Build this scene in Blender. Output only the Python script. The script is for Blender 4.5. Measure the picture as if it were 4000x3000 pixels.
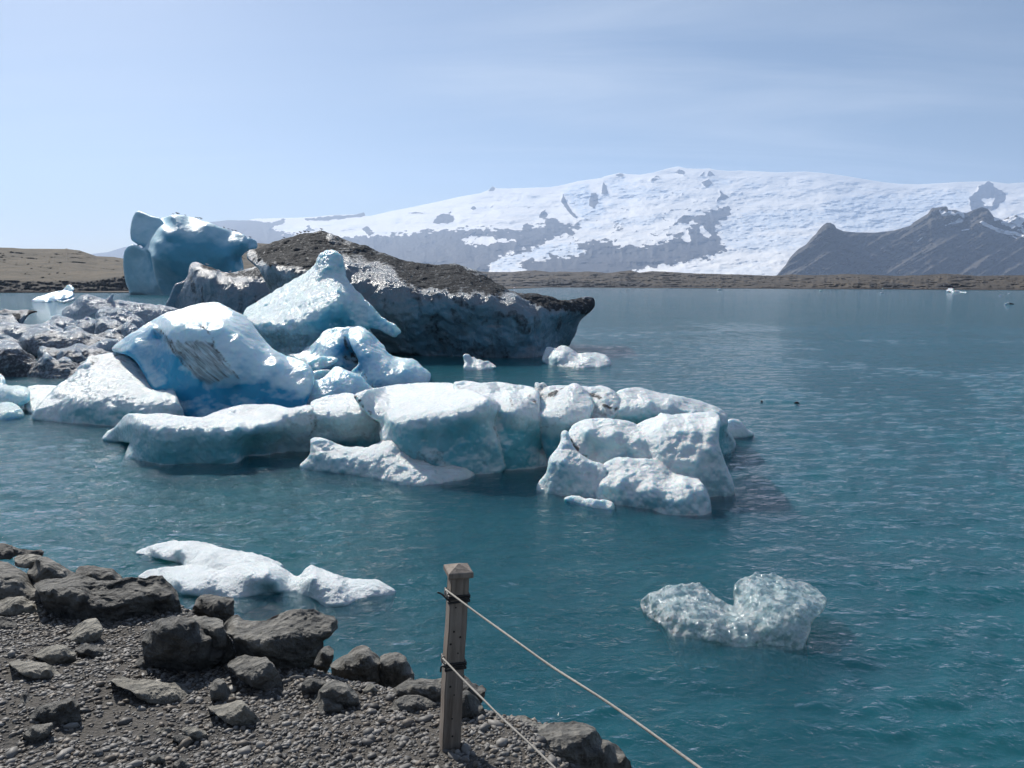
import bpy, math, random
import numpy as np
from mathutils import Vector, Matrix

# ------------------------------------------------------------------ camera, sky, sun, exposure
CAM_H = 5.5
FPX = 2778.0                    # focal length in pixels of the 4000 px wide photograph
PITCH = math.atan((1500 - 1110) / FPX)
SUN_EL = math.radians(38)
SUN_AZ = math.radians(-34)      # to the left of the view direction (+Y)
SC = bpy.context.scene
for _o in list(bpy.data.objects):
    bpy.data.objects.remove(_o)
COL = SC.collection
cam_d = bpy.data.cameras.new('camera')
cam = bpy.data.objects.new('camera', cam_d)
COL.objects.link(cam)
cam.location = (0, 0, CAM_H)
cam.rotation_euler = (math.pi / 2 - PITCH, 0, 0)
cam_d.sensor_width = 36
cam_d.lens = 36 * FPX / 4000
cam_d.clip_start = 0.1
cam_d.clip_end = 60000
SC.camera = cam

world = bpy.data.worlds.new('World')
SC.world = world
world.use_nodes = True
wn, wl = world.node_tree.nodes, world.node_tree.links
wn.clear()
wo = wn.new('ShaderNodeOutputWorld')
wb = wn.new('ShaderNodeBackground')
sky = wn.new('ShaderNodeTexSky')
sky.sky_type = 'NISHITA'
sky.sun_disc = False
sky.sun_elevation = SUN_EL
sky.sun_rotation = SUN_AZ
sky.altitude = 0
sky.air_density = 1.0
sky.dust_density = 0.55
sky.ozone_density = 2.4
wb.inputs['Strength'].default_value = 0.060
# thin cirrus: streaks that lie on a far dome, brighter where the noise is dense
tc = wn.new('ShaderNodeTexCoord')
sp = wn.new('ShaderNodeSeparateXYZ'); wl.new(tc.outputs['Generated'], sp.inputs[0])
zz = wn.new('ShaderNodeMath'); zz.operation = 'ADD'; wl.new(sp.outputs['Z'], zz.inputs[0]); zz.inputs[1].default_value = 0.12
dx = wn.new('ShaderNodeMath'); dx.operation = 'DIVIDE'; wl.new(sp.outputs['X'], dx.inputs[0]); wl.new(zz.outputs[0], dx.inputs[1])
dy = wn.new('ShaderNodeMath'); dy.operation = 'DIVIDE'; wl.new(sp.outputs['Y'], dy.inputs[0]); wl.new(zz.outputs[0], dy.inputs[1])
cb = wn.new('ShaderNodeCombineXYZ'); wl.new(dx.outputs[0], cb.inputs[0]); wl.new(dy.outputs[0], cb.inputs[1])
mp = wn.new('ShaderNodeMapping'); mp.inputs['Rotation'].default_value = (0, 0, math.radians(28)); mp.inputs['Scale'].default_value = (0.35, 1.6, 1)
wl.new(cb.outputs[0], mp.inputs[0])
n1 = wn.new('ShaderNodeTexNoise'); n1.inputs['Scale'].default_value = 0.9; n1.inputs['Detail'].default_value = 8; n1.inputs['Roughness'].default_value = 0.6
n1.inputs['Distortion'].default_value = 0.6
wl.new(mp.outputs[0], n1.inputs['Vector'])
n2 = wn.new('ShaderNodeTexNoise'); n2.inputs['Scale'].default_value = 0.35; n2.inputs['Detail'].default_value = 3
wl.new(cb.outputs[0], n2.inputs['Vector'])
r1 = wn.new('ShaderNodeMapRange'); r1.inputs['From Min'].default_value = 0.45; r1.inputs['From Max'].default_value = 0.8
wl.new(n1.outputs['Fac'], r1.inputs[0])
r2 = wn.new('ShaderNodeMapRange'); r2.inputs['From Min'].default_value = 0.4; r2.inputs['From Max'].default_value = 0.62
wl.new(n2.outputs['Fac'], r2.inputs[0])
mm = wn.new('ShaderNodeMath'); mm.operation = 'MULTIPLY'; wl.new(r1.outputs[0], mm.inputs[0]); wl.new(r2.outputs[0], mm.inputs[1])
m3 = wn.new('ShaderNodeMath'); m3.operation = 'MULTIPLY'; wl.new(mm.outputs[0], m3.inputs[0]); m3.inputs[1].default_value = 0.9
cm = wn.new('ShaderNodeMix'); cm.data_type = 'RGBA'
wl.new(m3.outputs[0], cm.inputs['Factor']); wl.new(sky.outputs[0], cm.inputs['A']); cm.inputs['B'].default_value = (9.5, 10.2, 11.0, 1)
wl.new(cm.outputs['Result'], wb.inputs['Color'])
wl.new(wb.outputs[0], wo.inputs['Surface'])

sd = bpy.data.lights.new('sun', 'SUN')
sd.energy = 5.0
sd.angle = math.radians(0.5)
sd.color = (1.0, 0.95, 0.87)
sun = bpy.data.objects.new('sun', sd)
COL.objects.link(sun)
SUNDIR = Vector((math.sin(SUN_AZ) * math.cos(SUN_EL), math.cos(SUN_AZ) * math.cos(SUN_EL), math.sin(SUN_EL)))
sun.rotation_euler = SUNDIR.to_track_quat('Z', 'Y').to_euler()
sun.location = SUNDIR * 200

SC.view_settings.view_transform = 'Standard'
SC.view_settings.look = 'None'
SC.view_settings.exposure = 0.48
SC.view_settings.gamma = 1
SC.render.engine = 'CYCLES'
SC.cycles.use_denoising = True
SC.cycles.max_bounces = 10
SC.cycles.diffuse_bounces = 3
SC.cycles.glossy_bounces = 3
SC.cycles.transmission_bounces = 6
SC.cycles.transparent_max_bounces = 8
SC.cycles.volume_bounces = 1
SC.cycles.sample_clamp_direct = 30
SC.cycles.sample_clamp_indirect = 3
SC.cycles.caustics_reflective = False
SC.cycles.caustics_refractive = False

# ------------------------------------------------------------------ picture <-> place
CP, SP_ = math.cos(PITCH), math.sin(PITCH)
def ray(px, py):
    u = (np.asarray(px, float) - 2000) / FPX
    v = (1500 - np.asarray(py, float)) / FPX
    return u, CP + v * SP_, -SP_ + v * CP
def unproj(px, py, Y):
    a, b, c = ray(px, py)
    t = Y / b
    return np.stack([a * t, b * t, CAM_H + c * t], -1)
def plane_y(px, py, z=0.0):
    a, b, c = ray(px, py)
    c = np.minimum(c, -1e-4)
    return (z - CAM_H) / c * b
VIEWS = dict(V1=(0, 780, 1.8036), V2=(900, 780, 1.4747), V3=(400, 1400, 1.7015), V4=(1600, 1400, 1.58), V5=(0, 2050, 1.58),
             V6=(1200, 2150, 1.58), V7=(2400, 2100, 2.212), M1=(1800, 600, 2.0), M2=(2894, 600, 2.0), M3=(700, 700, 2.0),
             L1=(0, 1050, 4.0), L2=(0, 1400, 4.148), B1=(950, 870, 4.0), R1=(0, 2500, 3.0), R2=(700, 2350, 3.0),
             R3=(1400, 2400, 1.8433), K=(1650, 2150, 3.016), F=(0, 0, 1.0), G=(0, 0, 0.553), B2=(600, 800, 4.424))
def cv(view, pts):
    ox, oy, s = VIEWS[view]
    p = np.array(pts, float)
    return np.stack([ox + p[:, 0] / s, oy + p[:, 1] / s], -1)

# ------------------------------------------------------------------ noise
def _h(ix, iy, iz, seed):
    n = (ix.astype(np.int64) * 374761393 + iy.astype(np.int64) * 668265263 + iz.astype(np.int64) * 2147483647 + seed * 974711) & 0xFFFFFFFF
    n = ((n ^ (n >> 13)) * 1274126177) & 0xFFFFFFFF
    n = ((n ^ (n >> 16)) * 2246822519) & 0xFFFFFFFF
    n = n ^ (n >> 15)
    return (n & 0xFFFFFF) / float(0xFFFFFF) * 2 - 1
def vnoise(P, seed=0):
    P = np.asarray(P, float)
    i = np.floor(P).astype(np.int64)
    f = P - i
    f = f * f * f * (f * (f * 6 - 15) + 10)
    r = 0
    for dx_ in (0, 1):
        wx = f[:, 0] if dx_ else 1 - f[:, 0]
        for dy_ in (0, 1):
            wy = f[:, 1] if dy_ else 1 - f[:, 1]
            for dz_ in (0, 1):
                wz = f[:, 2] if dz_ else 1 - f[:, 2]
                r = r + wx * wy * wz * _h(i[:, 0] + dx_, i[:, 1] + dy_, i[:, 2] + dz_, seed)
    return r
def fbm(P, octv=4, seed=0, gain=0.5, ridged=False):
    P = np.asarray(P, float)
    a, s, tot = 1.0, 0, 0
    for k in range(octv):
        n = vnoise(P * (2.03 ** k) + 17.3 * k, seed + k)
        if ridged:
            n = 1 - 2 * np.abs(n)
        s = s + a * n
        tot += a
        a *= gain
    return s / tot
def sstep(a, b, x):
    t = np.clip((x - a) / (b - a), 0, 1)
    return t * t * (3 - 2 * t)

# ------------------------------------------------------------------ polygons in the picture plane
def chaikin(p, n=1, closed=True):
    for _ in range(n):
        q = np.roll(p, -1, 0) if closed else p[1:]
        b = p if closed else p[:-1]
        out = np.empty((len(b) * 2, 2))
        out[0::2] = b * 0.75 + q * 0.25
        out[1::2] = b * 0.25 + q * 0.75
        p = out
    return p
def roughen(p, amp, minlen, rng):
    p = [tuple(a) for a in p]
    while True:
        out, ch = [], False
        for i in range(len(p)):
            a, b = p[i], p[(i + 1) % len(p)]
            L = math.hypot(b[0] - a[0], b[1] - a[1])
            out.append(a)
            if L > minlen:
                k = rng.uniform(-amp, amp)
                out.append(((a[0] + b[0]) / 2 - (b[1] - a[1]) * k, (a[1] + b[1]) / 2 + (b[0] - a[0]) * k))
                ch = True
        p = out
        if not ch:
            return np.array(p)
def poly_dist(P, poly):
    """signed distance (inside positive) and nearest outline point"""
    A = poly; B = np.roll(poly, -1, 0)
    best = np.full(len(P), 1e18); near = np.zeros_like(P); inside = np.zeros(len(P), bool)
    for a, b in zip(A, B):
        ab = b - a; L = ab @ ab
        t = np.clip(((P - a) @ ab) / max(L, 1e-12), 0, 1)
        q = a + t[:, None] * ab
        d = ((P - q) ** 2).sum(1)
        m = d < best
        best[m] = d[m]; near[m] = q[m]
        c = (a[1] > P[:, 1]) != (b[1] > P[:, 1])
        if c.any():
            xi = a[0] + (P[c, 1] - a[1]) / (b[1] - a[1]) * (b[0] - a[0])
            inside[c] ^= P[c, 0] < xi
    d = np.sqrt(best)
    return np.where(inside, d, -d), near
def line_dist(P, pts):
    best = np.full(len(P), 1e18)
    for a, b in zip(pts[:-1], pts[1:]):
        ab = b - a
        t = np.clip(((P - a) @ ab) / max(ab @ ab, 1e-12), 0, 1)
        best = np.minimum(best, ((P - a - t[:, None] * ab) ** 2).sum(1))
    return np.sqrt(best)

# ------------------------------------------------------------------ meshes
def mesh_from(name, V, Q, attrs=None, smooth=True, T=None):
    me = bpy.data.meshes.new(name)
    V = np.asarray(V, np.float32)
    nq = len(Q); nt = 0 if T is None else len(T)
    me.vertices.add(len(V)); me.vertices.foreach_set('co', V.ravel())
    loops = np.asarray(Q, np.int32).ravel()
    starts = np.arange(nq) * 4; tot = np.full(nq, 4)
    if nt:
        starts = np.concatenate([starts, nq * 4 + np.arange(nt) * 3]); tot = np.concatenate([tot, np.full(nt, 3)])
        loops = np.concatenate([loops, np.asarray(T, np.int32).ravel()])
    me.loops.add(len(loops)); me.loops.foreach_set('vertex_index', loops.astype(np.int32))
    me.polygons.add(nq + nt)
    me.polygons.foreach_set('loop_start', starts.astype(np.int32))
    me.polygons.foreach_set('loop_total', tot.astype(np.int32))
    me.update(calc_edges=True)
    me.validate()
    if smooth:
        me.polygons.foreach_set('use_smooth', np.ones(len(me.polygons), bool))
    for k, v in (attrs or {}).items():
        at = me.attributes.new(k, 'FLOAT', 'POINT')
        at.data.foreach_set('value', np.asarray(v, np.float32))
    return me
def link(name, me, mat=None, parent=None):
    o = bpy.data.objects.new(name, me)
    COL.objects.link(o)
    if mat is not None:
        me.materials.append(mat)
    if parent is not None:
        o.parent = parent
    return o
def tag(o, label=None, cat=None, group=None, kind=None):
    if label: o['label'] = label
    if cat: o['category'] = cat
    if group: o['group'] = group
    if kind: o['kind'] = kind
    return o
def recentre(o):
    """put the object's origin at the foot of its own mesh"""
    me = o.data
    n = len(me.vertices); c = np.empty(n * 3, np.float32); me.vertices.foreach_get('co', c); c = c.reshape(-1, 3)
    org = np.array([(c[:, 0].min() + c[:, 0].max()) / 2, (c[:, 1].min() + c[:, 1].max()) / 2, c[:, 2].min()], np.float32)
    me.vertices.foreach_set('co', (c - org).ravel()); me.update()
    o.location = org.tolist()
    return o

def relief(view, outline, ctrl, step=4.0, curl=40, cpow=1.0, thick=1.0, amp=0.0, nscale=1.0, seed=1, z0=0.0, blur=2, rough=0.05,
           smooth=1, masks=(), ridged=False, gain=0.5, octv=5, aniso=(1, 1, 1), backcurl=None, fine=0.0, fscale=6.0, squash=None, facet=0.0):
    """A solid lump: its front follows the outline and the depth control points, its back bulges away from the camera.
    ctrl: (x, y, foot)  foot = picture row where a plumb line from the point meets the plane z0
          (x, y, foot, ys[, k]) a top at the height of the shoulder (ys over foot), k = how flat; (x, y, ('z', h)) at height h"""
    rng = random.Random(seed)
    ox, oy, s = VIEWS[view]
    pol = cv(view, outline)
    if smooth: pol = chaikin(pol, smooth)
    pol = roughen(pol, rough, step * 2.2, rng)
    C = []
    for c in ctrl:
        x, y = ox + c[0] / s, oy + c[1] / s
        if isinstance(c[2], tuple):
            Y = float(plane_y(x, y, z0 + c[2][1]))
        else:
            f = oy + c[2] / s
            if squash: f = oy + (squash[0] + (c[2] - squash[0]) * squash[1] + (squash[2] if len(squash) > 2 else 0)) / s
            Y = float(plane_y(x, f, z0))
            if len(c) > 3:
                ys = oy + c[3] / s
                P = unproj(x, ys, Y)
                if y > 1118 and P[2] < CAM_H - 0.05:
                    Yf = float(plane_y(x, y, P[2]))
                    Y = Y + (c[4] if len(c) > 4 else 0.8) * (Yf - Y)
        C.append((x, y, Y))
    C = np.array(C)
    x0, y0 = pol.min(0) - step; x1, y1 = pol.max(0) + step
    nx = int((x1 - x0) / step) + 2; ny = int((y1 - y0) / step) + 2
    gx, gy = np.meshgrid(x0 + np.arange(nx) * step, y0 + np.arange(ny) * step)
    P = np.stack([gx.ravel(), gy.ravel()], -1)
    d, near = poly_dist(P, pol)
    # depth field (linear radial basis), then a little blur
    if len(C) >= 3:
        R = np.sqrt(((C[:, None, :2] - C[None, :, :2]) ** 2).sum(-1))
        n = len(C)
        A = np.zeros((n + 1, n + 1)); A[:n, :n] = R; A[:n, n] = 1; A[n, :n] = 1
        A[:n, :n] -= np.eye(n) * 1e-3
        w = np.linalg.lstsq(A, np.append(np.log(C[:, 2]), 0), rcond=None)[0]
        D = np.full(len(P), w[n])
        for i in range(n):
            D = D + w[i] * np.sqrt(((P - C[i, :2]) ** 2).sum(1))
        D = np.exp(D)
        D = np.clip(D, C[:, 2].min() * 0.97, C[:, 2].max() * 1.05)
    else:
        D = np.full(len(P), C[:, 2].mean())
    D = D.reshape(ny, nx)
    for _ in range(blur):
        Dp = np.pad(D, 1, 'edge')
        D = (Dp[:-2, 1:-1] + Dp[2:, 1:-1] + Dp[1:-1, :-2] + Dp[1:-1, 2:] + 2 * D) / 6
    D = D.ravel()
    ins = (d > 0).reshape(ny, nx)
    cell = ins[:-1, :-1] | ins[1:, :-1] | ins[:-1, 1:] | ins[1:, 1:]
    keep = np.zeros((ny, nx), bool)
    keep[:-1, :-1] |= cell; keep[1:, :-1] |= cell; keep[:-1, 1:] |= cell; keep[1:, 1:] |= cell
    keep = keep.ravel()
    snap = keep & (d <= 0)
    P[snap] = near[snap]; d[snap] = 0
    close = keep & (d > 0) & (d < step * 0.35)
    idx = np.full(len(P), -1); kid = np.nonzero(keep)[0]; idx[kid] = np.arange(len(kid))
    Pk, dk, Dk = P[kid], d[kid], D[kid]
    if facet:
        XX = unproj(Pk[:, 0], Pk[:, 1], Dk)
        cX = XX.mean(0); wX = np.ptp(XX[:, 0]); rg = np.random.default_rng(seed * 7 + 3)
        U = (XX[:, [0, 2]] - cX[[0, 2]]) / wX + 0.03 * np.stack([fbm(XX / wX * 3, 3, seed), fbm(XX / wX * 3, 3, seed + 1)], -1)
        Fm = np.zeros(len(U))
        for _ in range(13):
            a_ = rg.uniform(0, 6.283); g_ = rg.uniform(0.3, 1.2)
            Fm = np.maximum(Fm, g_ * (U[:, 0] * math.cos(a_) + U[:, 1] * math.sin(a_)) - rg.uniform(0.02, 0.16) * g_ * 1.4)
        Dk = Dk + facet * wX * np.minimum(Fm, 0.5)
    mpp = Dk / FPX
    t = np.clip(dk / curl, 0, 1)
    cr = curl * mpp * cpow
    front = Dk + cr * (1 - np.sqrt(np.clip(1 - (1 - t) ** 2, 0, 1)))
    bc = backcurl or curl * 1.5
    t2 = np.clip(dk / bc, 0, 1)
    X0 = unproj(Pk[:, 0], Pk[:, 1], Dk)
    ax = np.array(aniso)
    env = np.clip(dk / (curl * 0.5), 0.0, 1)
    if amp:
        front = front + amp * env * fbm(X0 / nscale * ax, octv, seed * 13, gain, ridged)
    if fine:
        front = front + fine * np.clip(dk / (step * 3), 0, 1) * fbm(X0 * fscale / nscale * ax, 3, seed * 13 + 7)
    back = Dk + cr + thick * np.sqrt(np.clip(1 - (1 - t2) ** 2, 0, 1)) * (1 + 0.25 * fbm(X0 / (nscale * 2) + 9, 3, seed + 5))
    VF = unproj(Pk[:, 0], Pk[:, 1], front); VB = unproj(Pk[:, 0], Pk[:, 1], back)
    edge = dk <= 0
    bid = np.where(edge, np.arange(len(kid)), -1)
    nb = (~edge).sum(); bid[~edge] = len(kid) + np.arange(nb)
    V = np.concatenate([VF, VB[~edge]])
    cy, cx = np.nonzero(cell)
    a = idx[cy * nx + cx]; b = idx[cy * nx + cx + 1]; c_ = idx[(cy + 1) * nx + cx + 1]; e = idx[(cy + 1) * nx + cx]
    QF = np.stack([a, e, c_, b], -1)
    QB = np.stack([bid[a], bid[b], bid[c_], bid[e]], -1)
    QB = QB[~((QB == QF[:, [0, 3, 2, 1]]).all(1))]
    Q = np.concatenate([QF, QB])
    at = {}
    for m in masks:
        nm, kind, mv, pts, feather, val = m[:6]
        jit = m[6] if len(m) > 6 else 0.5
        pp = cv(mv, pts)
        nz = fbm(np.stack([Pk[:, 0], Pk[:, 1], np.zeros(len(Pk))], -1) / max(feather * 1.5, 8), 4, seed + 31) * feather * jit * 2
        if kind == 'poly':
            dd, _ = poly_dist(Pk, pp)
            v = sstep(-feather, feather, dd + nz) * val
        else:
            dd = line_dist(Pk, pp)
            v = (1 - sstep(0, feather, dd + nz)) * val
        if nm in at: at[nm] = np.where(val < 0, np.clip(at[nm] + v, 0, 1), np.maximum(at[nm], v))
        else: at[nm] = np.maximum(v, 0)
    out = {k: np.concatenate([v, v[~edge]]) for k, v in at.items()}
    return V, Q, out
def merge(parts, keys):
    Vs, Qs, at, off = [], [], {k: [] for k in keys}, 0
    for V, Q, a in parts:
        Vs.append(V); Qs.append(Q + off); off += len(V)
        for k in keys:
            at[k].append(a.get(k, np.zeros(len(V))))
    return np.concatenate(Vs), np.concatenate(Qs), {k: np.concatenate(v) for k, v in at.items()}

# ------------------------------------------------------------------ materials
class NT:
    def __init__(s, name):
        s.m = bpy.data.materials.new(name); s.m.use_nodes = True
        s.n, s.l = s.m.node_tree.nodes, s.m.node_tree.links
        s.n.clear(); s.out = s.n.new('ShaderNodeOutputMaterial')
    def set(s, sock, v):
        if isinstance(v, bpy.types.NodeSocket): s.l.new(v, sock)
        else: sock.default_value = v
    def math(s, op, a, b=None, clamp=False):
        x = s.n.new('ShaderNodeMath'); x.operation = op; x.use_clamp = clamp
        s.set(x.inputs[0], a)
        if b is not None: s.set(x.inputs[1], b)
        return x.outputs[0]
    def mix(s, f, a, b):
        x = s.n.new('ShaderNodeMix'); x.data_type = 'RGBA'
        s.set(x.inputs['Factor'], f)
        s.set(x.inputs['A'], a if isinstance(a, bpy.types.NodeSocket) else (*a[:3], 1))
        s.set(x.inputs['B'], b if isinstance(b, bpy.types.NodeSocket) else (*b[:3], 1))
        return x.outputs['Result']
    def attr(s, nm):
        x = s.n.new('ShaderNodeAttribute'); x.attribute_name = nm
        return x.outputs['Fac']
    def pos(s, scale=(1, 1, 1), rot=(0, 0, 0), obj=True):
        x = s.n.new('ShaderNodeTexCoord') if obj else s.n.new('ShaderNodeNewGeometry')
        y = s.n.new('ShaderNodeMapping'); y.inputs['Scale'].default_value = scale; y.inputs['Rotation'].default_value = rot
        s.l.new(x.outputs['Object' if obj else 'Position'], y.inputs[0])
        return y.outputs[0]
    def noise(s, vec, scale, detail=4, rough=0.5, dist=0.0):
        x = s.n.new('ShaderNodeTexNoise')
        s.l.new(vec, x.inputs['Vector'])
        x.inputs['Scale'].default_value = scale; x.inputs['Detail'].default_value = detail
        x.inputs['Roughness'].default_value = rough; x.inputs['Distortion'].default_value = dist
        return x.outputs['Fac']
    def voro(s, vec, scale, feature='F1', out='Distance'):
        x = s.n.new('ShaderNodeTexVoronoi'); x.feature = feature
        s.l.new(vec, x.inputs['Vector']); x.inputs['Scale'].default_value = scale
        return x.outputs[out]
    def rng(s, v, a, b, c=0.0, d=1.0):
        x = s.n.new('ShaderNodeMapRange')
        s.l.new(v, x.inputs[0])
        for i, k in zip((1, 2, 3, 4), (a, b, c, d)): x.inputs[i].default_value = k
        return x.outputs[0]
    def bump(s, h, strength, dist, normal=None):
        x = s.n.new('ShaderNodeBump')
        s.l.new(h, x.inputs['Height']); s.set(x.inputs['Strength'], strength); x.inputs['Distance'].default_value = dist
        if normal is not None: s.l.new(normal, x.inputs['Normal'])
        return x.outputs[0]
    def bsdf(s, **k):
        x = s.n.new('ShaderNodeBsdfPrincipled')
        for a, v in k.items():
            a = a.replace('_', ' ')
            s.set(x.inputs[a], (*v, 1) if isinstance(v, tuple) and a in ('Base Color', 'Specular Tint') else v)
        return x
    def done(s, sh):
        s.l.new(sh.outputs[0] if hasattr(sh, 'outputs') else sh, s.out.inputs['Surface'])
        return s.m

def ice_mat(name, white=(0.80, 0.87, 0.90), blue=(0.10, 0.42, 0.62), sss=0.6, sr=0.8, rough=0.25, bscale=1.0, bstr=0.35, dirtcol=(0.035, 0.032, 0.03), vein=0.15, face=0.48, crust=1.0, streak=0.0, band=None):
    t = NT(name)
    p = t.pos()
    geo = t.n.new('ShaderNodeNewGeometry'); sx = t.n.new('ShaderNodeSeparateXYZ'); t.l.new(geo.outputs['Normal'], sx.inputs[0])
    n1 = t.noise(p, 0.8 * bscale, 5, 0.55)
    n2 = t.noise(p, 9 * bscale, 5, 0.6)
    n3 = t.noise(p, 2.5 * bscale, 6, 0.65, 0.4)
    top = t.rng(t.math('ADD', sx.outputs['Z'], t.math('MULTIPLY', t.math('SUBTRACT', n3, 0.5), 0.28)), 0.0, 0.85)   # weathered crust on what faces up, its whiteness doubling as a lit tone
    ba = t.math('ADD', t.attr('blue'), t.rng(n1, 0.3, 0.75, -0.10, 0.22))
    ba = t.math('ADD', ba, t.math('MULTIPLY', t.math('SUBTRACT', 1.0, top), face))  # upright faces tinted bluer and darker: shade contrast put into the colour
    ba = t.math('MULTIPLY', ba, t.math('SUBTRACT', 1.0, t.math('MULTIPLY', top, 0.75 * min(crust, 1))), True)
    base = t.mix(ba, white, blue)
    grime = t.rng(n3, 0.5, 0.85, 0.0, vein)
    base = t.mix(grime, base, (0.30, 0.31, 0.32))
    da = t.attr('dirt')
    if streak:      # meltwater has drawn the silt down the walls
        sn = t.noise(t.pos((1.0, 1.0, 0.16)), 2.2 * bscale, 6, 0.6, 0.3)
        da = t.math('MAXIMUM', da, t.math('MULTIPLY', t.rng(sn, 0.48, 0.72, 0, streak), t.math('SUBTRACT', 1.0, t.math('MULTIPLY', top, 0.5))))
    if band:        # dirt layers follow the tilted bedding
        ma = t.n.new('ShaderNodeMapping'); ma.inputs['Rotation'].default_value = (0, math.radians(band), 0); t.l.new(p, ma.inputs[0])
        mb = t.n.new('ShaderNodeMapping'); mb.inputs['Scale'].default_value = (0.35, 1.5, 5.0); t.l.new(ma.outputs[0], mb.inputs[0])
        n2 = t.noise(mb.outputs[0], 2.2, 6, 0.62, 0.3)
    dn = t.math('ADD', t.math('MULTIPLY', da, 1.5), t.math('MULTIPLY', t.math('SUBTRACT', n2, 0.5), t.math('MULTIPLY', da, 4.5)))
    dn = t.math('MINIMUM', t.math('MAXIMUM', t.math('SUBTRACT', dn, 0.25), 0.0), 0.90)
    dcol = t.mix(t.noise(p, 25 * bscale, 4, 0.7), dirtcol, tuple(c * 3.2 for c in dirtcol))
    base = t.mix(dn, base, dcol)
    h1 = t.noise(p, 3.0 * bscale, 4, 0.5)
    h3 = t.noise(p, 22 * bscale, 5, 0.65)
    rg = t.math('MAXIMUM', t.math('MULTIPLY', top, crust), da)
    hb = t.math('ADD', t.math('MULTIPLY', h1, 0.45), t.math('MULTIPLY', h3, t.math('ADD', 0.03, t.math('MULTIPLY', rg, 0.42))))
    nb = t.bump(hb, bstr, 0.35 / bscale)
    s = t.bsdf(Base_Color=base, Roughness=t.math('ADD', rough, t.math('MULTIPLY', dn, 0.6)), Normal=nb)
    t.set(s.inputs['Subsurface Weight'], t.math('MULTIPLY', t.math('SUBTRACT', 1.0, dn), sss))
    s.inputs['Subsurface Radius'].default_value = (0.22, 0.72, 1.0)
    s.inputs['Subsurface Scale'].default_value = sr
    t.set(s.inputs['Specular IOR Level'], t.math('SUBTRACT', 0.5, t.math('MULTIPLY', dn, 0.42)))
    s.inputs['IOR'].default_value = 1.31
    return t.done(s)
from mathutils.kdtree import KDTree
def fuse(V, Q, at, voxel, amp=0.0, scale=1.0, seed=0):
    """weld overlapping lumps into one closed skin, then carry the dirt / blue values over"""
    me = mesh_from('tmp', V, Q)
    o = bpy.data.objects.new('tmp', me); COL.objects.link(o)
    md = o.modifiers.new('r', 'REMESH'); md.mode = 'VOXEL'; md.voxel_size = voxel; md.adaptivity = 0
    dg = bpy.context.evaluated_depsgraph_get()
    ev = o.evaluated_get(dg); m2 = bpy.data.meshes.new_from_object(ev)
    n = len(m2.vertices); c = np.empty(n * 3, np.float32); m2.vertices.foreach_get('co', c); c = c.reshape(-1, 3)
    nf = len(m2.polygons); lt = np.empty(nf, np.int32); m2.polygons.foreach_get('loop_total', lt)
    li = np.empty(len(m2.loops), np.int32); m2.loops.foreach_get('vertex_index', li)
    q = li.reshape(-1, 4) if (lt == 4).all() else None
    bpy.data.objects.remove(o); bpy.data.meshes.remove(me)
    sub = np.arange(0, len(V), 2)
    keys = [k for k in at if at[k].max() > 0]
    out = {k: np.zeros(n) for k in at}
    if keys:
        kd = KDTree(len(sub))
        for i, v in zip(sub.tolist(), V[sub].tolist()): kd.insert(v, i)
        kd.balance()
        near = np.fromiter((kd.find(v)[1] for v in c.tolist()), np.int64, n)
        for k in keys: out[k] = at[k][near]
    e = np.concatenate([q[:, [0, 1]], q[:, [1, 2]], q[:, [2, 3]], q[:, [3, 0]]])
    deg = np.bincount(e[:, 0], minlength=n) + np.bincount(e[:, 1], minlength=n)
    def relax(a):
        s_ = np.stack([np.bincount(e[:, 0], a[e[:, 1], k], n) + np.bincount(e[:, 1], a[e[:, 0], k], n) for k in range(a.shape[1])], 1)
        return a * 0.4 + 0.6 * s_ / deg[:, None]
    c = relax(c.astype(float))
    for k in keys: out[k] = relax(out[k][:, None])[:, 0]
    if amp:
        # melt scallops: push along the normals
        fn = np.cross(c[q[:, 2]] - c[q[:, 0]], c[q[:, 3]] - c[q[:, 1]])
        N = np.stack([sum(np.bincount(q[:, j], fn[:, k], n) for j in range(4)) for k in range(3)], 1)
        N /= np.linalg.norm(N, axis=1)[:, None] + 1e-12
        topn = sstep(0.2, 0.8, N[:, 2])
        sc = fbm(c / scale * np.array([1, 1, 0.6]), 4, seed + 3, 0.55, True)
        fi = fbm(c / (scale * 0.22), 3, seed + 9, 0.6)
        c = c + N * (amp * (0.55 * sc + 0.28 * fi * (0.25 + topn)))[:, None]
    # the part under water spreads out as a foot
    u = c[:, 2] < 0
    dz = -c[u, 2]; cy0 = np.median(c[:, 1])
    c[u, 1] += np.where(c[u, 1] < cy0, -1, 0.6) * np.minimum(dz * 2.2, 0.9); c[u, 2] = -np.minimum(dz * 2.6, 2.5)
    bpy.data.meshes.remove(m2)
    return c, q, out

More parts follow.
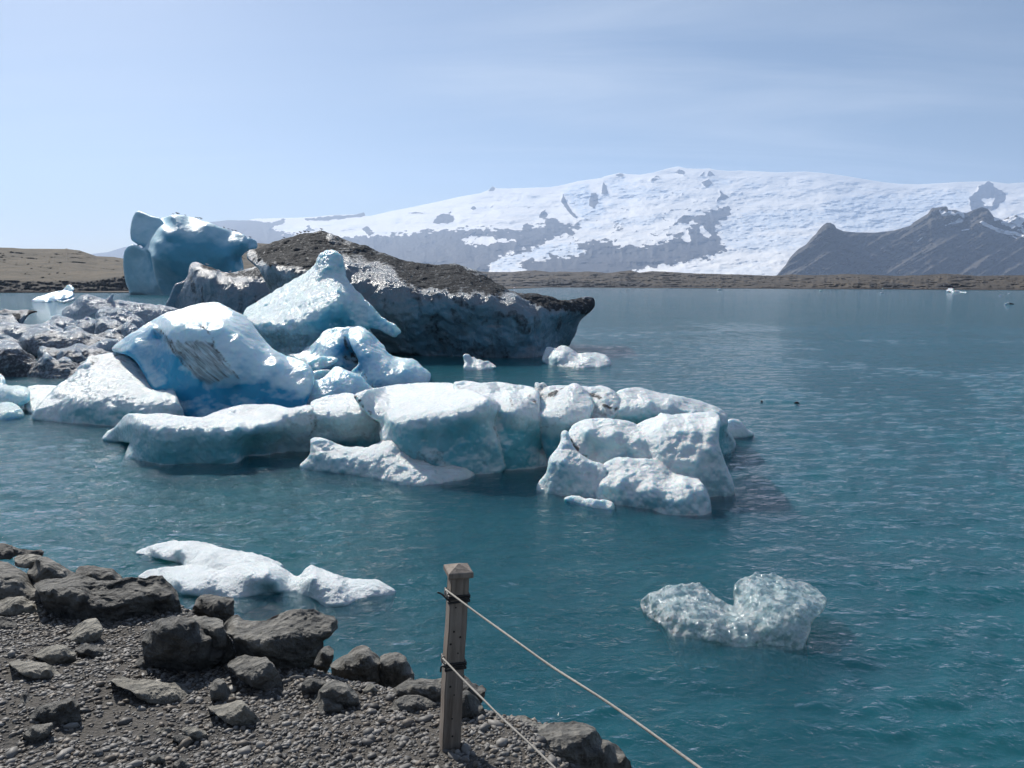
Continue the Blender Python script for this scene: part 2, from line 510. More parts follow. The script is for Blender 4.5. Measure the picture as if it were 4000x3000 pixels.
# ------------------------------------------------------------------ water, seabed
def water_mat():
    t = NT('glacial_water')
    geo = t.n.new('ShaderNodeNewGeometry')
    def P(sx, sy, rz=0):
        y = t.n.new('ShaderNodeMapping'); y.inputs['Scale'].default_value = (sx, sy, 1); y.inputs['Rotation'].default_value = (0, 0, math.radians(rz))
        t.l.new(geo.outputs['Position'], y.inputs[0]); return y.outputs[0]
    h1 = t.noise(P(0.8, 1.5, 8), 0.55, 4, 0.62, 0.5)
    h2 = t.noise(P(1.0, 1.6, -18), 4.5, 4, 0.62, 0.5)
    h0 = t.noise(P(0.5, 1.0, 5), 0.16, 3, 0.6)
    h3 = t.noise(P(0.6, 1.0, 20), 0.05, 3, 0.5)
    calm = t.rng(h3, 0.35, 0.65, 0.45, 1.0)
    nb = t.bump(t.math('MULTIPLY', t.math('ADD', t.math('MULTIPLY', h1, 0.5), h0), calm), 1.0, 0.42)
    nb2 = t.bump(h2, 1.0, 0.075, nb)
    gl = t.n.new('ShaderNodeBsdfGlossy'); gl.inputs['Roughness'].default_value = 0.04; t.l.new(nb2, gl.inputs['Normal'])
    gl.inputs['Color'].default_value = (1, 1, 1, 1)
    tr = t.n.new('ShaderNodeBsdfTransparent'); tr.inputs['Color'].default_value = (0.92, 0.98, 0.98, 1)
    df = t.n.new('ShaderNodeBsdfDiffuse'); df.inputs['Color'].default_value = (0.018, 0.082, 0.122, 1)      # silt held in the top few centimetres
    bd = t.n.new('ShaderNodeMixShader'); bd.inputs[0].default_value = 0.32; t.l.new(tr.outputs[0], bd.inputs[1]); t.l.new(df.outputs[0], bd.inputs[2])
    fr = t.n.new('ShaderNodeFresnel'); fr.inputs['IOR'].default_value = 1.33; t.l.new(nb2, fr.inputs['Normal'])
    mx = t.n.new('ShaderNodeMixShader'); t.l.new(t.math('MINIMUM', t.math('MULTIPLY', fr.outputs[0], 1.0), 0.72), mx.inputs[0]); t.l.new(bd.outputs[0], mx.inputs[1]); t.l.new(gl.outputs[0], mx.inputs[2])
    t.l.new(mx.outputs[0], t.out.inputs['Surface'])
    ab = t.n.new('ShaderNodeVolumeAbsorption'); ab.inputs['Color'].default_value = (0.0, 0.62, 0.70, 1); ab.inputs['Density'].default_value = WATER_ABS
    sc = t.n.new('ShaderNodeVolumeScatter'); sc.inputs['Color'].default_value = (0.10, 0.66, 0.86, 1); sc.inputs['Density'].default_value = WATER_SCA
    ad = t.n.new('ShaderNodeAddShader'); t.l.new(ab.outputs[0], ad.inputs[0]); t.l.new(sc.outputs[0], ad.inputs[1])
    t.l.new(ad.outputs[0], t.out.inputs['Volume'])
    return t.m
WATER_ABS, WATER_SCA = 0.8, 0.95
def box_mesh(name, x0, x1, y0, y1, z0, z1):
    V = [(x, y, z) for z in (z0, z1) for y in (y0, y1) for x in (x0, x1)]
    Q = [(0, 2, 3, 1), (4, 5, 7, 6), (0, 1, 5, 4), (2, 6, 7, 3), (0, 4, 6, 2), (1, 3, 7, 5)]
    return mesh_from(name, V, Q, smooth=False)
def water_mesh():
    rows = 4.0 * np.exp(np.arange(0, 930) * 0.0064)          # spacing grows with distance
    rows = np.concatenate([[1.0, 2.0, 3.0], rows[rows < 1500], [1500]])
    dense = np.linspace(-0.84, 0.84, 640)
    side = np.array([0.9, 1.0, 1.15, 1.4, 1.8, 2.5, 4, 8, 20, 60])
    cols = np.concatenate([-side[::-1], dense, side])
    ny, nx = len(rows), len(cols)
    Y = np.repeat(rows, nx); X = np.clip(np.tile(cols, ny) * Y, -3000 + np.tile(cols, ny), 3000 + np.tile(cols, ny))
    z = np.zeros(len(X))
    rg = np.random.default_rng(5)
    P = np.stack([X, Y, np.zeros(len(X))], -1)
    near = Y < 130
    Xn, Yn = X[near], Y[near]; Pn = P[near]
    zn = np.zeros(len(Xn)); dYn = Yn * 0.0064; dXn = Yn * 0.0027
    gust = sstep(-0.35, 0.35, fbm(Pn * np.array([0.10, 0.16, 1]), 3, 88)) * 0.75 + 0.3
    wx = Xn + 0.25 * fbm(Pn * 0.7, 3, 90); wy = Yn + 0.25 * fbm(Pn * 0.7 + 50, 3, 91)
    for k in range(64):
        lam = 0.16 * (11.0 ** rg.random()); kk = 2 * math.pi / lam
        th = math.radians(97 + rg.normal(0, 22)); ph = rg.uniform(0, 6.28)
        cx_, cy_ = math.cos(th), math.sin(th)
        fade = np.exp(-((kk * cy_ * dYn) ** 2 + (kk * cx_ * dXn) ** 2) * 0.22)
        sl = 0.060 * (1.0 if lam < 0.8 else 0.75)
        arg = kk * (wx * cx_ + wy * cy_) + ph
        zn += fade * gust * sl / kk * (np.sin(arg) + 0.25 * np.cos(2 * arg))
    z[near] = zn * np.clip((130 - Yn) / 50, 0, 1)
    V = np.stack([X, Y, z], -1)
    Q = grid_quads(nx, ny)
    ring = np.concatenate([np.arange(nx), nx - 1 + nx * np.arange(1, ny), (ny - 1) * nx + np.arange(nx - 2, -1, -1), nx * np.arange(ny - 2, 0, -1)])
    low = V[ring].copy(); low[:, 2] = -5.0
    n0 = len(V); m = len(ring); j = (np.arange(m) + 1) % m
    Qs = np.stack([ring[j], ring, n0 + np.arange(m), n0 + j], -1)
    V = np.concatenate([V, low, [[0, 700, -5.0]]])
    T = np.stack([n0 + j, n0 + np.arange(m), np.full(m, n0 + m)], -1)
    return mesh_from('water', V, np.concatenate([Q, Qs]), None, True, T)
def grid_quads(nx, ny):
    i = np.arange(nx - 1)[None, :] + (np.arange(ny - 1) * nx)[:, None]
    i = i.ravel()
    return np.stack([i, i + 1, i + nx + 1, i + nx], -1)
wat = link('water', water_mesh(), water_mat()); tag(wat, kind='structure')
t = NT('seabed'); bedmat = t.done(t.bsdf(Base_Color=(0.03, 0.035, 0.035), Roughness=0.9))
bed = link('seabed', box_mesh('seabed', -17000, 17000, -200, 17000, -6.0, -5.2), bedmat); tag(bed, kind='structure')

# ------------------------------------------------------------------ far land
def interp(pts, x):
    p = np.asarray(pts, float); p = p[np.argsort(p[:, 0], kind='stable')]; return np.interp(x, p[:, 0], p[:, 1])
def loft(rows, x0, x1, nx, nt, noise_fn=None, power=None):
    """rows: list of (pts (full px), Y pts) from the shore to the crest, then continues down behind the crest"""
    xs = np.linspace(x0, x1, nx)
    PY = [interp(r[0], xs) for r in rows]; YY = [interp(r[1], xs) for r in rows]
    G, PX, PP = [], [], []
    for k in range(len(rows) - 1):
        n = nt[k]
        for j in range(n + (k == len(rows) - 2)):
            f = j / n
            py = PY[k] * (1 - f) + PY[k + 1] * f
            Y = YY[k] * (1 - f) + YY[k + 1] * f
            G.append((py, Y)); 
    PXa = np.tile(xs, len(G)); PYa = np.concatenate([g[0] for g in G]); Ya = np.concatenate([g[1] for g in G])
    return xs, len(G), PXa, PYa, Ya
def grid_quads(nx, ny):
    i = np.arange(nx - 1)[None, :] + (np.arange(ny - 1) * nx)[:, None]
    i = i.ravel()
    return np.stack([i, i + 1, i + nx + 1, i + nx], -1)
def close_sheet(V, nx, ny, drop):
    """give the sheet its far side: crest carried back and down below the water"""
    last = V[-nx:]
    rows = []
    for f, dz in ((0.03, 0.02), (0.12, 0.35), (0.25, 1.2)):
        r = last.copy(); s = 1 + f
        r[:, 0] *= s; r[:, 1] *= s; r[:, 2] = last[:, 2] * (1 - dz) - drop * dz
        rows.append(r)
    return np.concatenate([V] + rows), ny + 3

def px_masks(PX, PY, specs, scale=1.0):
    P = np.stack([PX, PY], -1)
    out = {}
    for nm, view, pts, feather, jit, val in specs:
        pp = cv(view, pts)
        lo = pp.min(0) - 80; hi = pp.max(0) + 80
        m = ((P > lo) & (P < hi)).all(1)
        v = np.zeros(len(P))
        if m.any():
            dd, _ = poly_dist(P[m], pp)
            nz = fbm(np.stack([P[m, 0] / 16, P[m, 1] / 9, np.zeros(m.sum())], -1), 5, 77) * jit
            v[m] = sstep(-feather, feather, dd + nz) * abs(val)
        o = out.get(nm, np.zeros(len(P)))
        out[nm] = np.maximum(o, v) if val > 0 else o * (1 - v)
    return out

# the ice cap
sky_pts = np.concatenate([
    np.array([(-400, 1050), (200, 1010), (420, 985), (485, 965), (560, 955), (700, 880), (827, 867)], float),
    cv('M3', [(380, 320), (520, 322), (600, 308), (720, 306), (830, 302), (900, 302), (1050, 295), (1200, 280), (1380, 275), (1445, 258), (1455, 288), (1500, 286), (1650, 250), (1800, 222), (2000, 180)]),
    cv('M1', [(0, 335), (150, 310), (215, 285), (250, 255), (280, 272), (400, 272), (700, 262), (800, 245), (920, 215), (1100, 190), (1120, 178), (1180, 165), (1240, 150), (1300, 160), (1400, 165), (1500, 150), (1620, 115), (1700, 100), (1760, 115), (1830, 118), (1900, 118), (1945, 115), (2000, 128), (2100, 137)]),
    cv('M2', [(0, 132), (150, 140), (300, 147), (500, 140), (650, 152), (800, 172), (1000, 205), (1100, 222), (1250, 237), (1400, 240), (1500, 235), (1700, 222), (1900, 217), (1940, 213), (1960, 218), (2080, 235), (2212, 225), (2600, 240), (3200, 260)])])
NXM, NTM = 1400, 230
xs, nr, PX, PY, YY = loft([([(-400, 1125), (4600, 1125)], [(-400, 8200), (4600, 8200)]), (sky_pts, [(-400, 16500), (4600, 16500)])], -300, 4450, NXM, [NTM])
rock = [('rock', 'M1', [(-600, 640), (-300, 610), (-10, 585), (200, 590), (380, 605), (480, 600), (500, 560), (560, 580), (640, 560), (640, 500), (700, 500), (850, 560), (925, 530), (920, 590), (860, 620), (760, 650), (680, 680), (650, 720), (560, 745), (470, 770), (400, 790), (300, 810), (240, 840), (210, 920), (200, 1000), (-3500, 1100), (-3500, 480), (-2200, 470), (-1800, 480), (-1100, 700), (-900, 680)], 24, 22, 1),
        ('rock', 'M1', [(480, 830), (690, 820), (700, 790), (760, 800), (820, 815), (900, 795), (970, 770), (930, 740), (910, 700), (1050, 690), (1180, 670), (1250, 670), (1400, 690), (1500, 640), (1650, 640), (1780, 590), (1830, 520), (1850, 480), (1950, 440), (2080, 410), (2110, 470), (2040, 540), (2000, 590), (2040, 700), (2060, 750), (1990, 800), (1800, 830), (1650, 870), (1450, 890), (1330, 915), (1300, 1060), (540, 1060), (500, 905), (450, 870), (430, 850)], 24, 22, 1),
        ('rock', 'M1', [(1720, 650), (1770, 600), (1800, 690), (1745, 690)], 5, 10, -1),
        ('rock', 'M1', [(1880, 560), (1960, 640), (1945, 680), (1870, 610)], 5, 9, -1),
        ('rock', 'M1', [(1150, 650), (1500, 640), (1700, 660), (1500, 720), (1200, 720)], 5, 22, -0.8),
        ('rock', 'M1', [(0, 640), (200, 640), (420, 680), (200, 720), (40, 710)], 5, 22, -0.7),
        ('rock', 'M1', [(610, 500), (625, 460), (645, 448), (690, 470), (660, 505)], 5, 4, 1),
        ('rock', 'M1', [(480, 560), (520, 540), (560, 590), (500, 590)], 5, 4, 1),
        ('rock', 'M1', [(780, 370), (800, 315), (830, 380), (870, 450), (920, 510), (880, 490), (820, 430)], 5, 5, 1),
        ('rock', 'M1', [(1000, 410), (1020, 310), (1060, 305), (1080, 380), (1040, 420)], 5, 5, 1),
        ('rock', 'M1', [(1100, 310), (1110, 220), (1140, 250), (1155, 320)], 5, 5, 1),
        ('rock', 'M1', [(1470, 210), (1530, 160), (1570, 175), (1560, 200), (1500, 225)], 4, 5, 0.6),
        ('rock', 'M1', [(1660, 150), (1700, 105), (1780, 150), (1740, 170)], 4, 6, 0.5),
        ('rock', 'M1', [(1880, 230), (1940, 190), (1975, 240), (1920, 270)], 5, 6, 0.9),
        ('rock', 'M1', [(2005, 260), (2050, 310), (2100, 345), (2000, 372), (2030, 320)], 5, 5, 1),
        ('rock', 'M1', [(1925, 175), (1940, 120), (1985, 170)], 5, 3, 0.8),
        ('rock', 'M1', [(1865, 175), (1910, 130), (1895, 180)], 5, 3, 0.8),
        ('rock', 'M1', [(1180, 168), (1240, 150), (1310, 160), (1260, 188)], 4, 3, 0.6),
        ('rock', 'M1', [(215, 292), (245, 250), (285, 275), (250, 295)], 5, 3, 0.7),
        ('rock', 'M1', [(75, 430), (100, 412), (120, 430), (100, 440)], 5, 3, 1),
        ('rock', 'M1', [(1630, 570), (1700, 520), (1740, 485), (1810, 500), (1780, 550), (1700, 545)], 5, 8, 1),
        ('rock', 'M2', [(1780, 350), (1860, 280), (1870, 240), (1940, 215), (1990, 260), (2060, 300), (2070, 350), (2000, 430), (1950, 440), (1800, 450)], 4, 10, 1),
        ('rock', 'M2', [(1880, 350), (1980, 350), (1960, 420), (1900, 400)], 4, 10, -0.7),
        ('rock', 'M3', [(1980, 340), (2040, 270), (2120, 260), (2160, 330), (2100, 350)], 5, 10, 0.9),
        ('rock', 'M3', [(1790, 265), (1850, 250), (1910, 265), (1850, 275)], 5, 3, 0.7),
        ('rock', 'M3', [(1380, 275), (1445, 258), (1455, 290), (1100, 330), (950, 310), (1100, 295)], 4, 5, 0.9),
        ('rock', 'M3', [(255, 340), (380, 322), (600, 330), (720, 335), (850, 305), (760, 370), (600, 470), (500, 440), (300, 400)], 4, 12, 0.9),
        ('rock', 'M3', [(640, 420), (900, 480), (1250, 450), (1550, 440), (1550, 560), (600, 560)], 5, 18, 0.9),
        ('rock', 'M3', [(960, 410), (1010, 365), (1060, 390), (1090, 410)], 4, 8, 0.8),
        ('rock', 'M3', [(1430, 390), (1470, 365), (1530, 430), (1480, 450)], 4, 8, 0.8),
        ('blueice_shade', 'M1', [(790, 290), (900, 240), (1000, 240), (1010, 300), (1100, 330), (1110, 420), (1180, 460), (950, 510), (850, 400)], 8, 10, 0.9),  # blue shade on the high snow, put into the colour
        ('blueice_shade', 'M1', [(240, 840), (440, 770), (700, 700), (900, 690), (970, 770), (820, 815), (700, 825), (480, 830), (430, 870), (540, 915), (240, 920)], 6, 10, 0.75),
        ('blueice_shade', 'M1', [(1130, 210), (1400, 215), (1300, 250), (1700, 290), (1800, 280), (1500, 340), (1300, 370), (1150, 300)], 10, 30, 0.7),
        ('blueice_shade', 'M1', [(1150, 380), (1350, 390), (1250, 420), (1130, 410)], 8, 14, 0.7),
        ('blueice_shade', 'M1', [(930, 530), (1170, 570), (1000, 600), (930, 590)], 8, 10, 0.6),
        ('blueice_shade', 'M1', [(1080, 500), (1450, 500), (1600, 470), (1500, 550), (1250, 560)], 10, 20, 0.6),
        ('blueice_shade', 'M1', [(1950, 190), (2120, 200), (2110, 240), (1990, 240)], 6, 10, 0.7),
        ('blueice_shade', 'M1', [(2050, 500), (2300, 480), (2300, 760), (2060, 740), (2010, 600)], 10, 24, 0.6),
        ('blueice_shade', 'M2', [(600, 440), (700, 380), (850, 330), (1200, 330), (1400, 310), (1600, 280), (1800, 300), (1780, 420), (1480, 430), (1440, 480), (1340, 560), (1100, 610), (800, 600), (740, 560), (650, 520), (600, 560), (300, 600), (0, 600), (0, 470), (300, 450)], 12, 22, 0.75),
        ('blueice_shade', 'M2', [(-20, 640), (300, 640), (560, 650), (480, 730), (200, 770), (-20, 720)], 10, 20, 0.6),
        ('blueice_shade', 'M2', [(0, 215), (180, 240), (60, 270)], 6, 8, 0.7),
        ('blueice_shade', 'M1', [(1700, 900), (2400, 880), (2500, 950), (1800, 950)], 5, 10, 0.35)]
mk = px_masks(PX, PY, rock)
_r = fbm(np.stack([PX / 55 + PY / 60, PY / 40, np.zeros(len(PX))], -1), 5, 121, 0.6, True)
_hh = (1125 - PY) / (1125 - interp(sky_pts, PX))
mk['rock'] = np.maximum(mk['rock'], sstep(0.60, 0.80, _r) * 0.55 * sstep(0.15, 0.3, _hh) * (1 - sstep(0.80, 0.95, _hh)) * (PX > 1700) * (PX < 2900))
mk['blueice_shade'] = np.maximum(mk['blueice_shade'], 0.35 * sstep(0.1, 0.5, fbm(np.stack([PX / 70, PY / 14, np.zeros(len(PX))], -1), 5, 131)) * (1 - sstep(0.85, 0.97, _hh)))
smo = np.convolve(np.pad(interp(sky_pts, np.arange(-400, 4600)), 150, 'edge'), np.ones(301) / 301, 'valid')
YY = 8200 + 8300 * np.clip((1125 - PY) / (1125 - np.interp(PX, np.arange(-400, 4600), smo)), 0, 1.12)
X = unproj(PX, PY, YY)
env = np.clip((sky_pts[0, 1] * 0 + 1) * (PY - interp(sky_pts, PX)) / 25, 0, 1)
W = np.stack([PX / 90, PY / 26, np.zeros(len(PX))], -1)
n_big = fbm(W, 5, 3, 0.55)
n_rdg = fbm(np.stack([PX / 60, PY / 45, np.zeros(len(PX))], -1), 5, 9, 0.6, True)
n_crv = fbm(np.stack([PX / 22 + n_big * 2, PY / 5.5, np.zeros(len(PX))], -1), 3, 21, 0.6)
Yn = YY + env * (170 * n_big + mk['rock'] * (-130 * n_rdg) + mk['blueice_shade'] * 70 * n_crv)
V = unproj(PX, PY, Yn)
V, nr2 = close_sheet(V, NXM, nr, 50)
pad = np.zeros(len(V) - len(PX))
me = mesh_from('ice_cap', V, grid_quads(NXM, nr2), {k: np.concatenate([v, pad]) for k, v in mk.items()})
t = NT('mountain_snow')
p = t.pos(obj=False)
ra, bi = t.attr('rock'), t.attr('blueice_shade')
ns = t.noise(t.pos((1, 0.5, 2.2), obj=False), 0.0042, 9, 0.62)
geo = t.n.new('ShaderNodeNewGeometry'); sx = t.n.new('ShaderNodeSeparateXYZ'); t.l.new(geo.outputs['Normal'], sx.inputs[0])
rf = t.rng(t.math('ADD', ra, t.math('MULTIPLY', t.math('SUBTRACT', ns, 0.5), t.math('MINIMUM', t.math('MULTIPLY', ra, 5.0), 1.8))), 0.44, 0.56)
snow = t.mix(t.math('MULTIPLY', bi, t.rng(t.noise(p, 0.012, 5, 0.6), 0.35, 0.65, 0.2, 1.0)), (0.95, 0.92, 0.87), (0.52, 0.64, 0.78))
rk = t.mix(t.noise(p, 0.006, 6, 0.6), (0.045, 0.043, 0.042), (0.11, 0.10, 0.095))
base = t.mix(rf, snow, rk)
nb = t.bump(t.math('ADD', t.noise(p, 0.006, 8, 0.65), t.math('MULTIPLY', t.noise(p, 0.03, 4, 0.6), t.math('MULTIPLY', bi, 0.5))), 0.28, 40)
mt_snow = t.done(t.bsdf(Base_Color=base, Roughness=0.8, Normal=nb, Specular_IOR_Level=0.1))
icecap = link('mountain', me, mt_snow); tag(icecap, kind='structure')

# dark front mountain
dm = cv('M2', [(240, 975), (280, 950), (350, 870), (385, 810), (450, 745), (510, 710), (560, 650), (590, 625), (600, 605), (640, 560), (670, 540), (700, 540), (735, 560), (745, 583), (800, 606), (900, 615), (1050, 618), (1200, 600), (1330, 560), (1345, 540), (1410, 500), (1460, 470), (1490, 425), (1530, 422), (1600, 412), (1613, 415), (1618, 438), (1680, 440), (1720, 455), (1760, 465), (1830, 435), (1880, 418), (1930, 430), (1960, 470), (1975, 495), (2050, 515), (2100, 492), (2150, 480), (2212, 505), (2400, 520), (2700, 600), (3300, 900)])
NX2 = 520
xs, nr, PX, PY, YY = loft([([(3000, 1125), (5000, 1125)], [(3000, 6300), (5000, 6300)]), (dm, [(3000, 6700), (3250, 7100), (3600, 7600), (5000, 7900)])], 3016, 4450, NX2, [120])
mk = px_masks(PX, PY, [('snowy', 'M2', [(1835, 515), (1900, 535), (2000, 580), (2100, 605), (2212, 630), (2500, 650), (2500, 690), (2212, 650), (2100, 635), (1980, 605), (1900, 560)], 2.5, 6, 1),
                       ('snowy', 'M2', [(1960, 480), (2212, 500), (2212, 600), (2050, 560)], 8, 26, 0.75),
                       ('snowy', 'M2', [(1550, 440), (1720, 450), (1740, 490), (1640, 480), (1570, 500)], 4, 16, 0.75),
                       ('snowy', 'M2', [(1560, 570), (1720, 500), (1750, 500), (1740, 530), (1600, 570)], 4, 12, 0.7),
                       ('snowy', 'M2', [(1716, 605), (1725, 596), (1790, 585), (1780, 596)], 1.5, 1, 1),
                       ('snowy', 'M2', [(1374, 692), (1400, 662), (1424, 650), (1400, 676)], 1.2, 0.5, 1),
                       ('snowy', 'M2', [(2110, 642), (2130, 645), (2165, 663), (2140, 660)], 1.5, 1, 1)])
env = np.clip((PY - interp(dm, PX)) / 14, 0, 1)
gul = fbm(np.stack([PX / 95 + PY / 60, PY / 80 + PX / 150, np.zeros(len(PX))], -1), 6, 5, 0.6, True)
Yn = YY - env * (160 * gul + 60 * fbm(np.stack([PX / 20, PY / 10, np.zeros(len(PX))], -1), 4, 6))
V, nr2 = close_sheet(unproj(PX, PY, Yn), NX2, nr, 50)
pad = np.zeros(len(V) - len(PX))
me = mesh_from('dark_mountain', V, grid_quads(NX2, nr2), {k: np.concatenate([v, pad]) for k, v in mk.items()})
t = NT('mountain_rock')
p = t.pos(obj=False)
sn = t.rng(t.math('ADD', t.attr('snowy'), t.math('MULTIPLY', t.math('SUBTRACT', t.noise(p, 0.01, 6, 0.6), 0.5), 0.7)), 0.42, 0.58)
rk = t.mix(t.noise(p, 0.004, 8, 0.65), (0.04, 0.04, 0.038), (0.12, 0.105, 0.09))
nb = t.bump(t.noise(p, 0.008, 8, 0.65), 0.7, 50)
mt_rock = t.done(t.bsdf(Base_Color=t.mix(sn, rk, (0.84, 0.85, 0.87)), Roughness=0.9, Normal=nb, Specular_IOR_Level=0.1))
dmo = link('mountain', me, mt_rock); tag(dmo, kind='structure')

# moraine along the far shore, and the brown hill on the left
def land_mat(name, c1, c2, c3, scale):
    t = NT(name); p = t.pos((1, 0.35, 2.0), obj=False)
    a = t.noise(p, scale, 8, 0.65, 0.3); b = t.noise(p, scale * 6, 5, 0.7)
    base = t.mix(t.rng(a, 0.38, 0.62), c1, c2)
    base = t.mix(t.rng(b, 0.45, 0.75, 0, 0.8), base, c3)
    base = t.mix(t.attr('dark'), base, (0.035, 0.034, 0.035))
    nb = t.bump(t.math('ADD', a, t.math('MULTIPLY', b, 0.35)), 0.8, 0.6 / scale * 0.12)
    return t.done(t.bsdf(Base_Color=base, Roughness=0.95, Normal=nb, Specular_IOR_Level=0.15))
mor_top = np.concatenate([np.array([(1300, 1062), (1700, 1060)], float), cv('M1', [(110, 918), (220, 925), (400, 925), (500, 915), (580, 912), (700, 925), (800, 920), (900, 925), (1000, 920), (1150, 932), (1250, 920), (1320, 912), (1400, 930), (1500, 918), (1600, 922), (1800, 935), (2150, 944)]),
                          cv('M2', [(0, 945), (250, 955), (400, 943), (550, 950), (700, 948), (800, 940), (1000, 945), (1200, 955), (1400, 950), (1600, 938), (1700, 943), (1850, 955), (2000, 952), (2212, 950), (3000, 945)])])
mor_bot = np.array([(1300, 1119.5), (1980, 1119.5), (2300, 1122.5), (2906, 1125), (3400, 1129), (4000, 1132.5), (4500, 1135)])
bY = [(x, float(plane_y(x, y, -0.3))) for x, y in mor_bot]
NX3 = 1000
mid = np.array([(1300, 1105), (2000, 1106), (2170, 1093), (2330, 1100), (2500, 1108), (3000, 1112), (3450, 1105), (3650, 1118), (3700, 1102), (3800, 1118), (4500, 1116)])
mY = [(x, y * 1.10) for x, y in bY]; tY = [(x, y * 1.5) for x, y in bY]
xs, nr, PX, PY, YY = loft([(mor_bot, bY), (mid, mY), (mor_top, tY)], 1300, 4450, NX3, [16, 44])
env = np.clip((PY - interp(mor_top, PX)) / 8, 0, 1) * np.clip((interp(mor_bot, PX) - PY) / 4, 0, 1)
nz = fbm(np.stack([PX / 45, PY / 7, np.zeros(len(PX))], -1), 5, 41, 0.6, True)
Yn = YY * (1 - 0.035 * env * nz)
PYn = PY - 1.2 * fbm(np.stack([PX / 14, PY / 40, np.zeros(len(PX))], -1), 4, 14) * np.clip((interp(mor_bot, PX) - PY) / 10, 0, 1)
V, nr2 = close_sheet(unproj(PX, PYn, Yn), NX3, nr, 5)
dk = px_masks(PX, PY, [('dark', 'M1', [(200, 1036), (560, 1000), (700, 985), (800, 985), (1000, 1000), (1130, 1012), (1200, 995), (1350, 995), (1500, 1030), (2000, 1030), (2000, 1060), (200, 1060)], 3, 3, 0.75),
                       ('dark', 'M2', [(1120, 1020), (1140, 1012), (1250, 1015), (1420, 1050), (1100, 1055)], 2, 2, 0.8),
                       ('dark', 'M2', [(1500, 1052), (1540, 1020), (1590, 1004), (1640, 1015), (1680, 1052)], 2, 2, 0.9),
                       ('dark', 'F', [(1300, 1115), (2900, 1121), (4500, 1129), (4500, 1150), (1300, 1150)], 2, 2, 0.6)])['dark']
me = mesh_from('moraine', V, grid_quads(NX3, nr2), {'dark': np.concatenate([dk, np.zeros(len(V) - len(PX))])})
tag(link('moraine', me, land_mat('moraine_soil', (0.055, 0.048, 0.040), (0.105, 0.088, 0.068), (0.035, 0.032, 0.030), 0.03)), kind='structure')

hill_top = np.array([(-900, 960), (-300, 960)] + [tuple(q) for q in cv('V1', [(0, 337), (85, 339), (165, 345), (350, 346), (460, 347), (470, 341), (478, 348), (560, 357), (680, 398), (800, 403), (870, 415)])] + [(560, 1002), (700, 985), (850, 960), (1000, 949), (1060, 953), (1200, 985), (1400, 1030), (1700, 1070)])
hill_mid = np.array([(-900, 1097)] + [tuple(q) for q in cv('V1', [(0, 568), (300, 577), (640, 572), (700, 562), (870, 540)])] + [(700, 1085), (1100, 1092), (1700, 1110)])
hill_bot = np.array([(-900, 1146), (0, 1145), (300, 1143), (500, 1139.5), (900, 1134), (1300, 1130), (1700, 1127)])
bY = [(x, float(plane_y(x, y, -0.3))) for x, y in hill_bot]
mY = [(x, y * 1.05) for x, y in bY]; tY = [(x, y * 1.75) for x, y in bY]
NX4 = 620
xs, nr, PX, PY, YY = loft([(hill_bot, bY), (hill_mid, mY), (hill_top, tY)], -700, 1600, NX4, [14, 60])
env = np.clip((PY - interp(hill_top, PX)) / 10, 0, 1) * np.clip((interp(hill_bot, PX) - PY) / 4, 0, 1)
Yn = YY * (1 - 0.016 * env * fbm(np.stack([PX / 60, PY / 8 - PX / 90, np.zeros(len(PX))], -1), 5, 51, 0.6, True))
V, nr2 = close_sheet(unproj(PX, PY, Yn), NX4, nr, 5)
dk = sstep(-5, 5, PY - interp(hill_mid, PX) + 5 * fbm(np.stack([PX / 20, PY / 8, np.zeros(len(PX))], -1), 4, 3)) * 0.7
me = mesh_from('hill', V, grid_quads(NX4, nr2), {'dark': np.concatenate([dk, np.zeros(len(V) - len(PX))])})
tag(link('hill', me, land_mat('hill_soil', (0.070, 0.058, 0.040), (0.125, 0.10, 0.066), (0.05, 0.045, 0.038), 0.05)), kind='structure')
# the land continues behind the shore as one low sheet
V = [(-17000, 460, 0.4), (-60, 460, 0.4), (60, 1200, 0.4), (480, 620, 0.4), (17000, 480, 0.4), (17000, 17000, 0.4), (-17000, 17000, 0.4)]
mland = bpy.data.meshes.new('land'); mland.from_pydata(V, [], [tuple(range(7))]); mland.update()
tag(link('ground', mland, bpy.data.materials['moraine_soil']), kind='structure')

# ------------------------------------------------------------------ haze
def haze(density):
    t = NT('haze_air');
    v = t.n.new('ShaderNodeVolumePrincipled')
    v.inputs['Color'].default_value = (0.50, 0.67, 0.97, 1); v.inputs['Density'].default_value = density
    v.inputs['Anisotropy'].default_value = 0.24
    t.l.new(v.outputs[0], t.out.inputs['Volume'])
    o = link('haze', box_mesh('haze', -19500, 19500, -250, 21500, -7.0, 3050.0), t.m); tag(o, kind='stuff')

# ------------------------------------------------------------------ icebergs
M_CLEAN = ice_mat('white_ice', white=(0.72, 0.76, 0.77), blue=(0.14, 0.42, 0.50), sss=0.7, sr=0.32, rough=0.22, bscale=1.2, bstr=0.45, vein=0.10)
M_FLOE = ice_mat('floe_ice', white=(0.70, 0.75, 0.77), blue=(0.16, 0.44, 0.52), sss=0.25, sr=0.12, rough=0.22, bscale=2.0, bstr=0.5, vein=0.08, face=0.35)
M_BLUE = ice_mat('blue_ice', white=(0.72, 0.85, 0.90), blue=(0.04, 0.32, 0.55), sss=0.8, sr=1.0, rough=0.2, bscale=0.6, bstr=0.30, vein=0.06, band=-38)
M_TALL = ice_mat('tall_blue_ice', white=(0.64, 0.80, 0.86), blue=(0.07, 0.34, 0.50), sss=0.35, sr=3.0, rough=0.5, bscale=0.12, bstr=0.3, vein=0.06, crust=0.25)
M_PALE = ice_mat('pale_ice', white=(0.74, 0.85, 0.88), blue=(0.10, 0.42, 0.56), sss=0.8, sr=0.9, rough=0.2, bscale=0.5, bstr=0.6, vein=0.12)
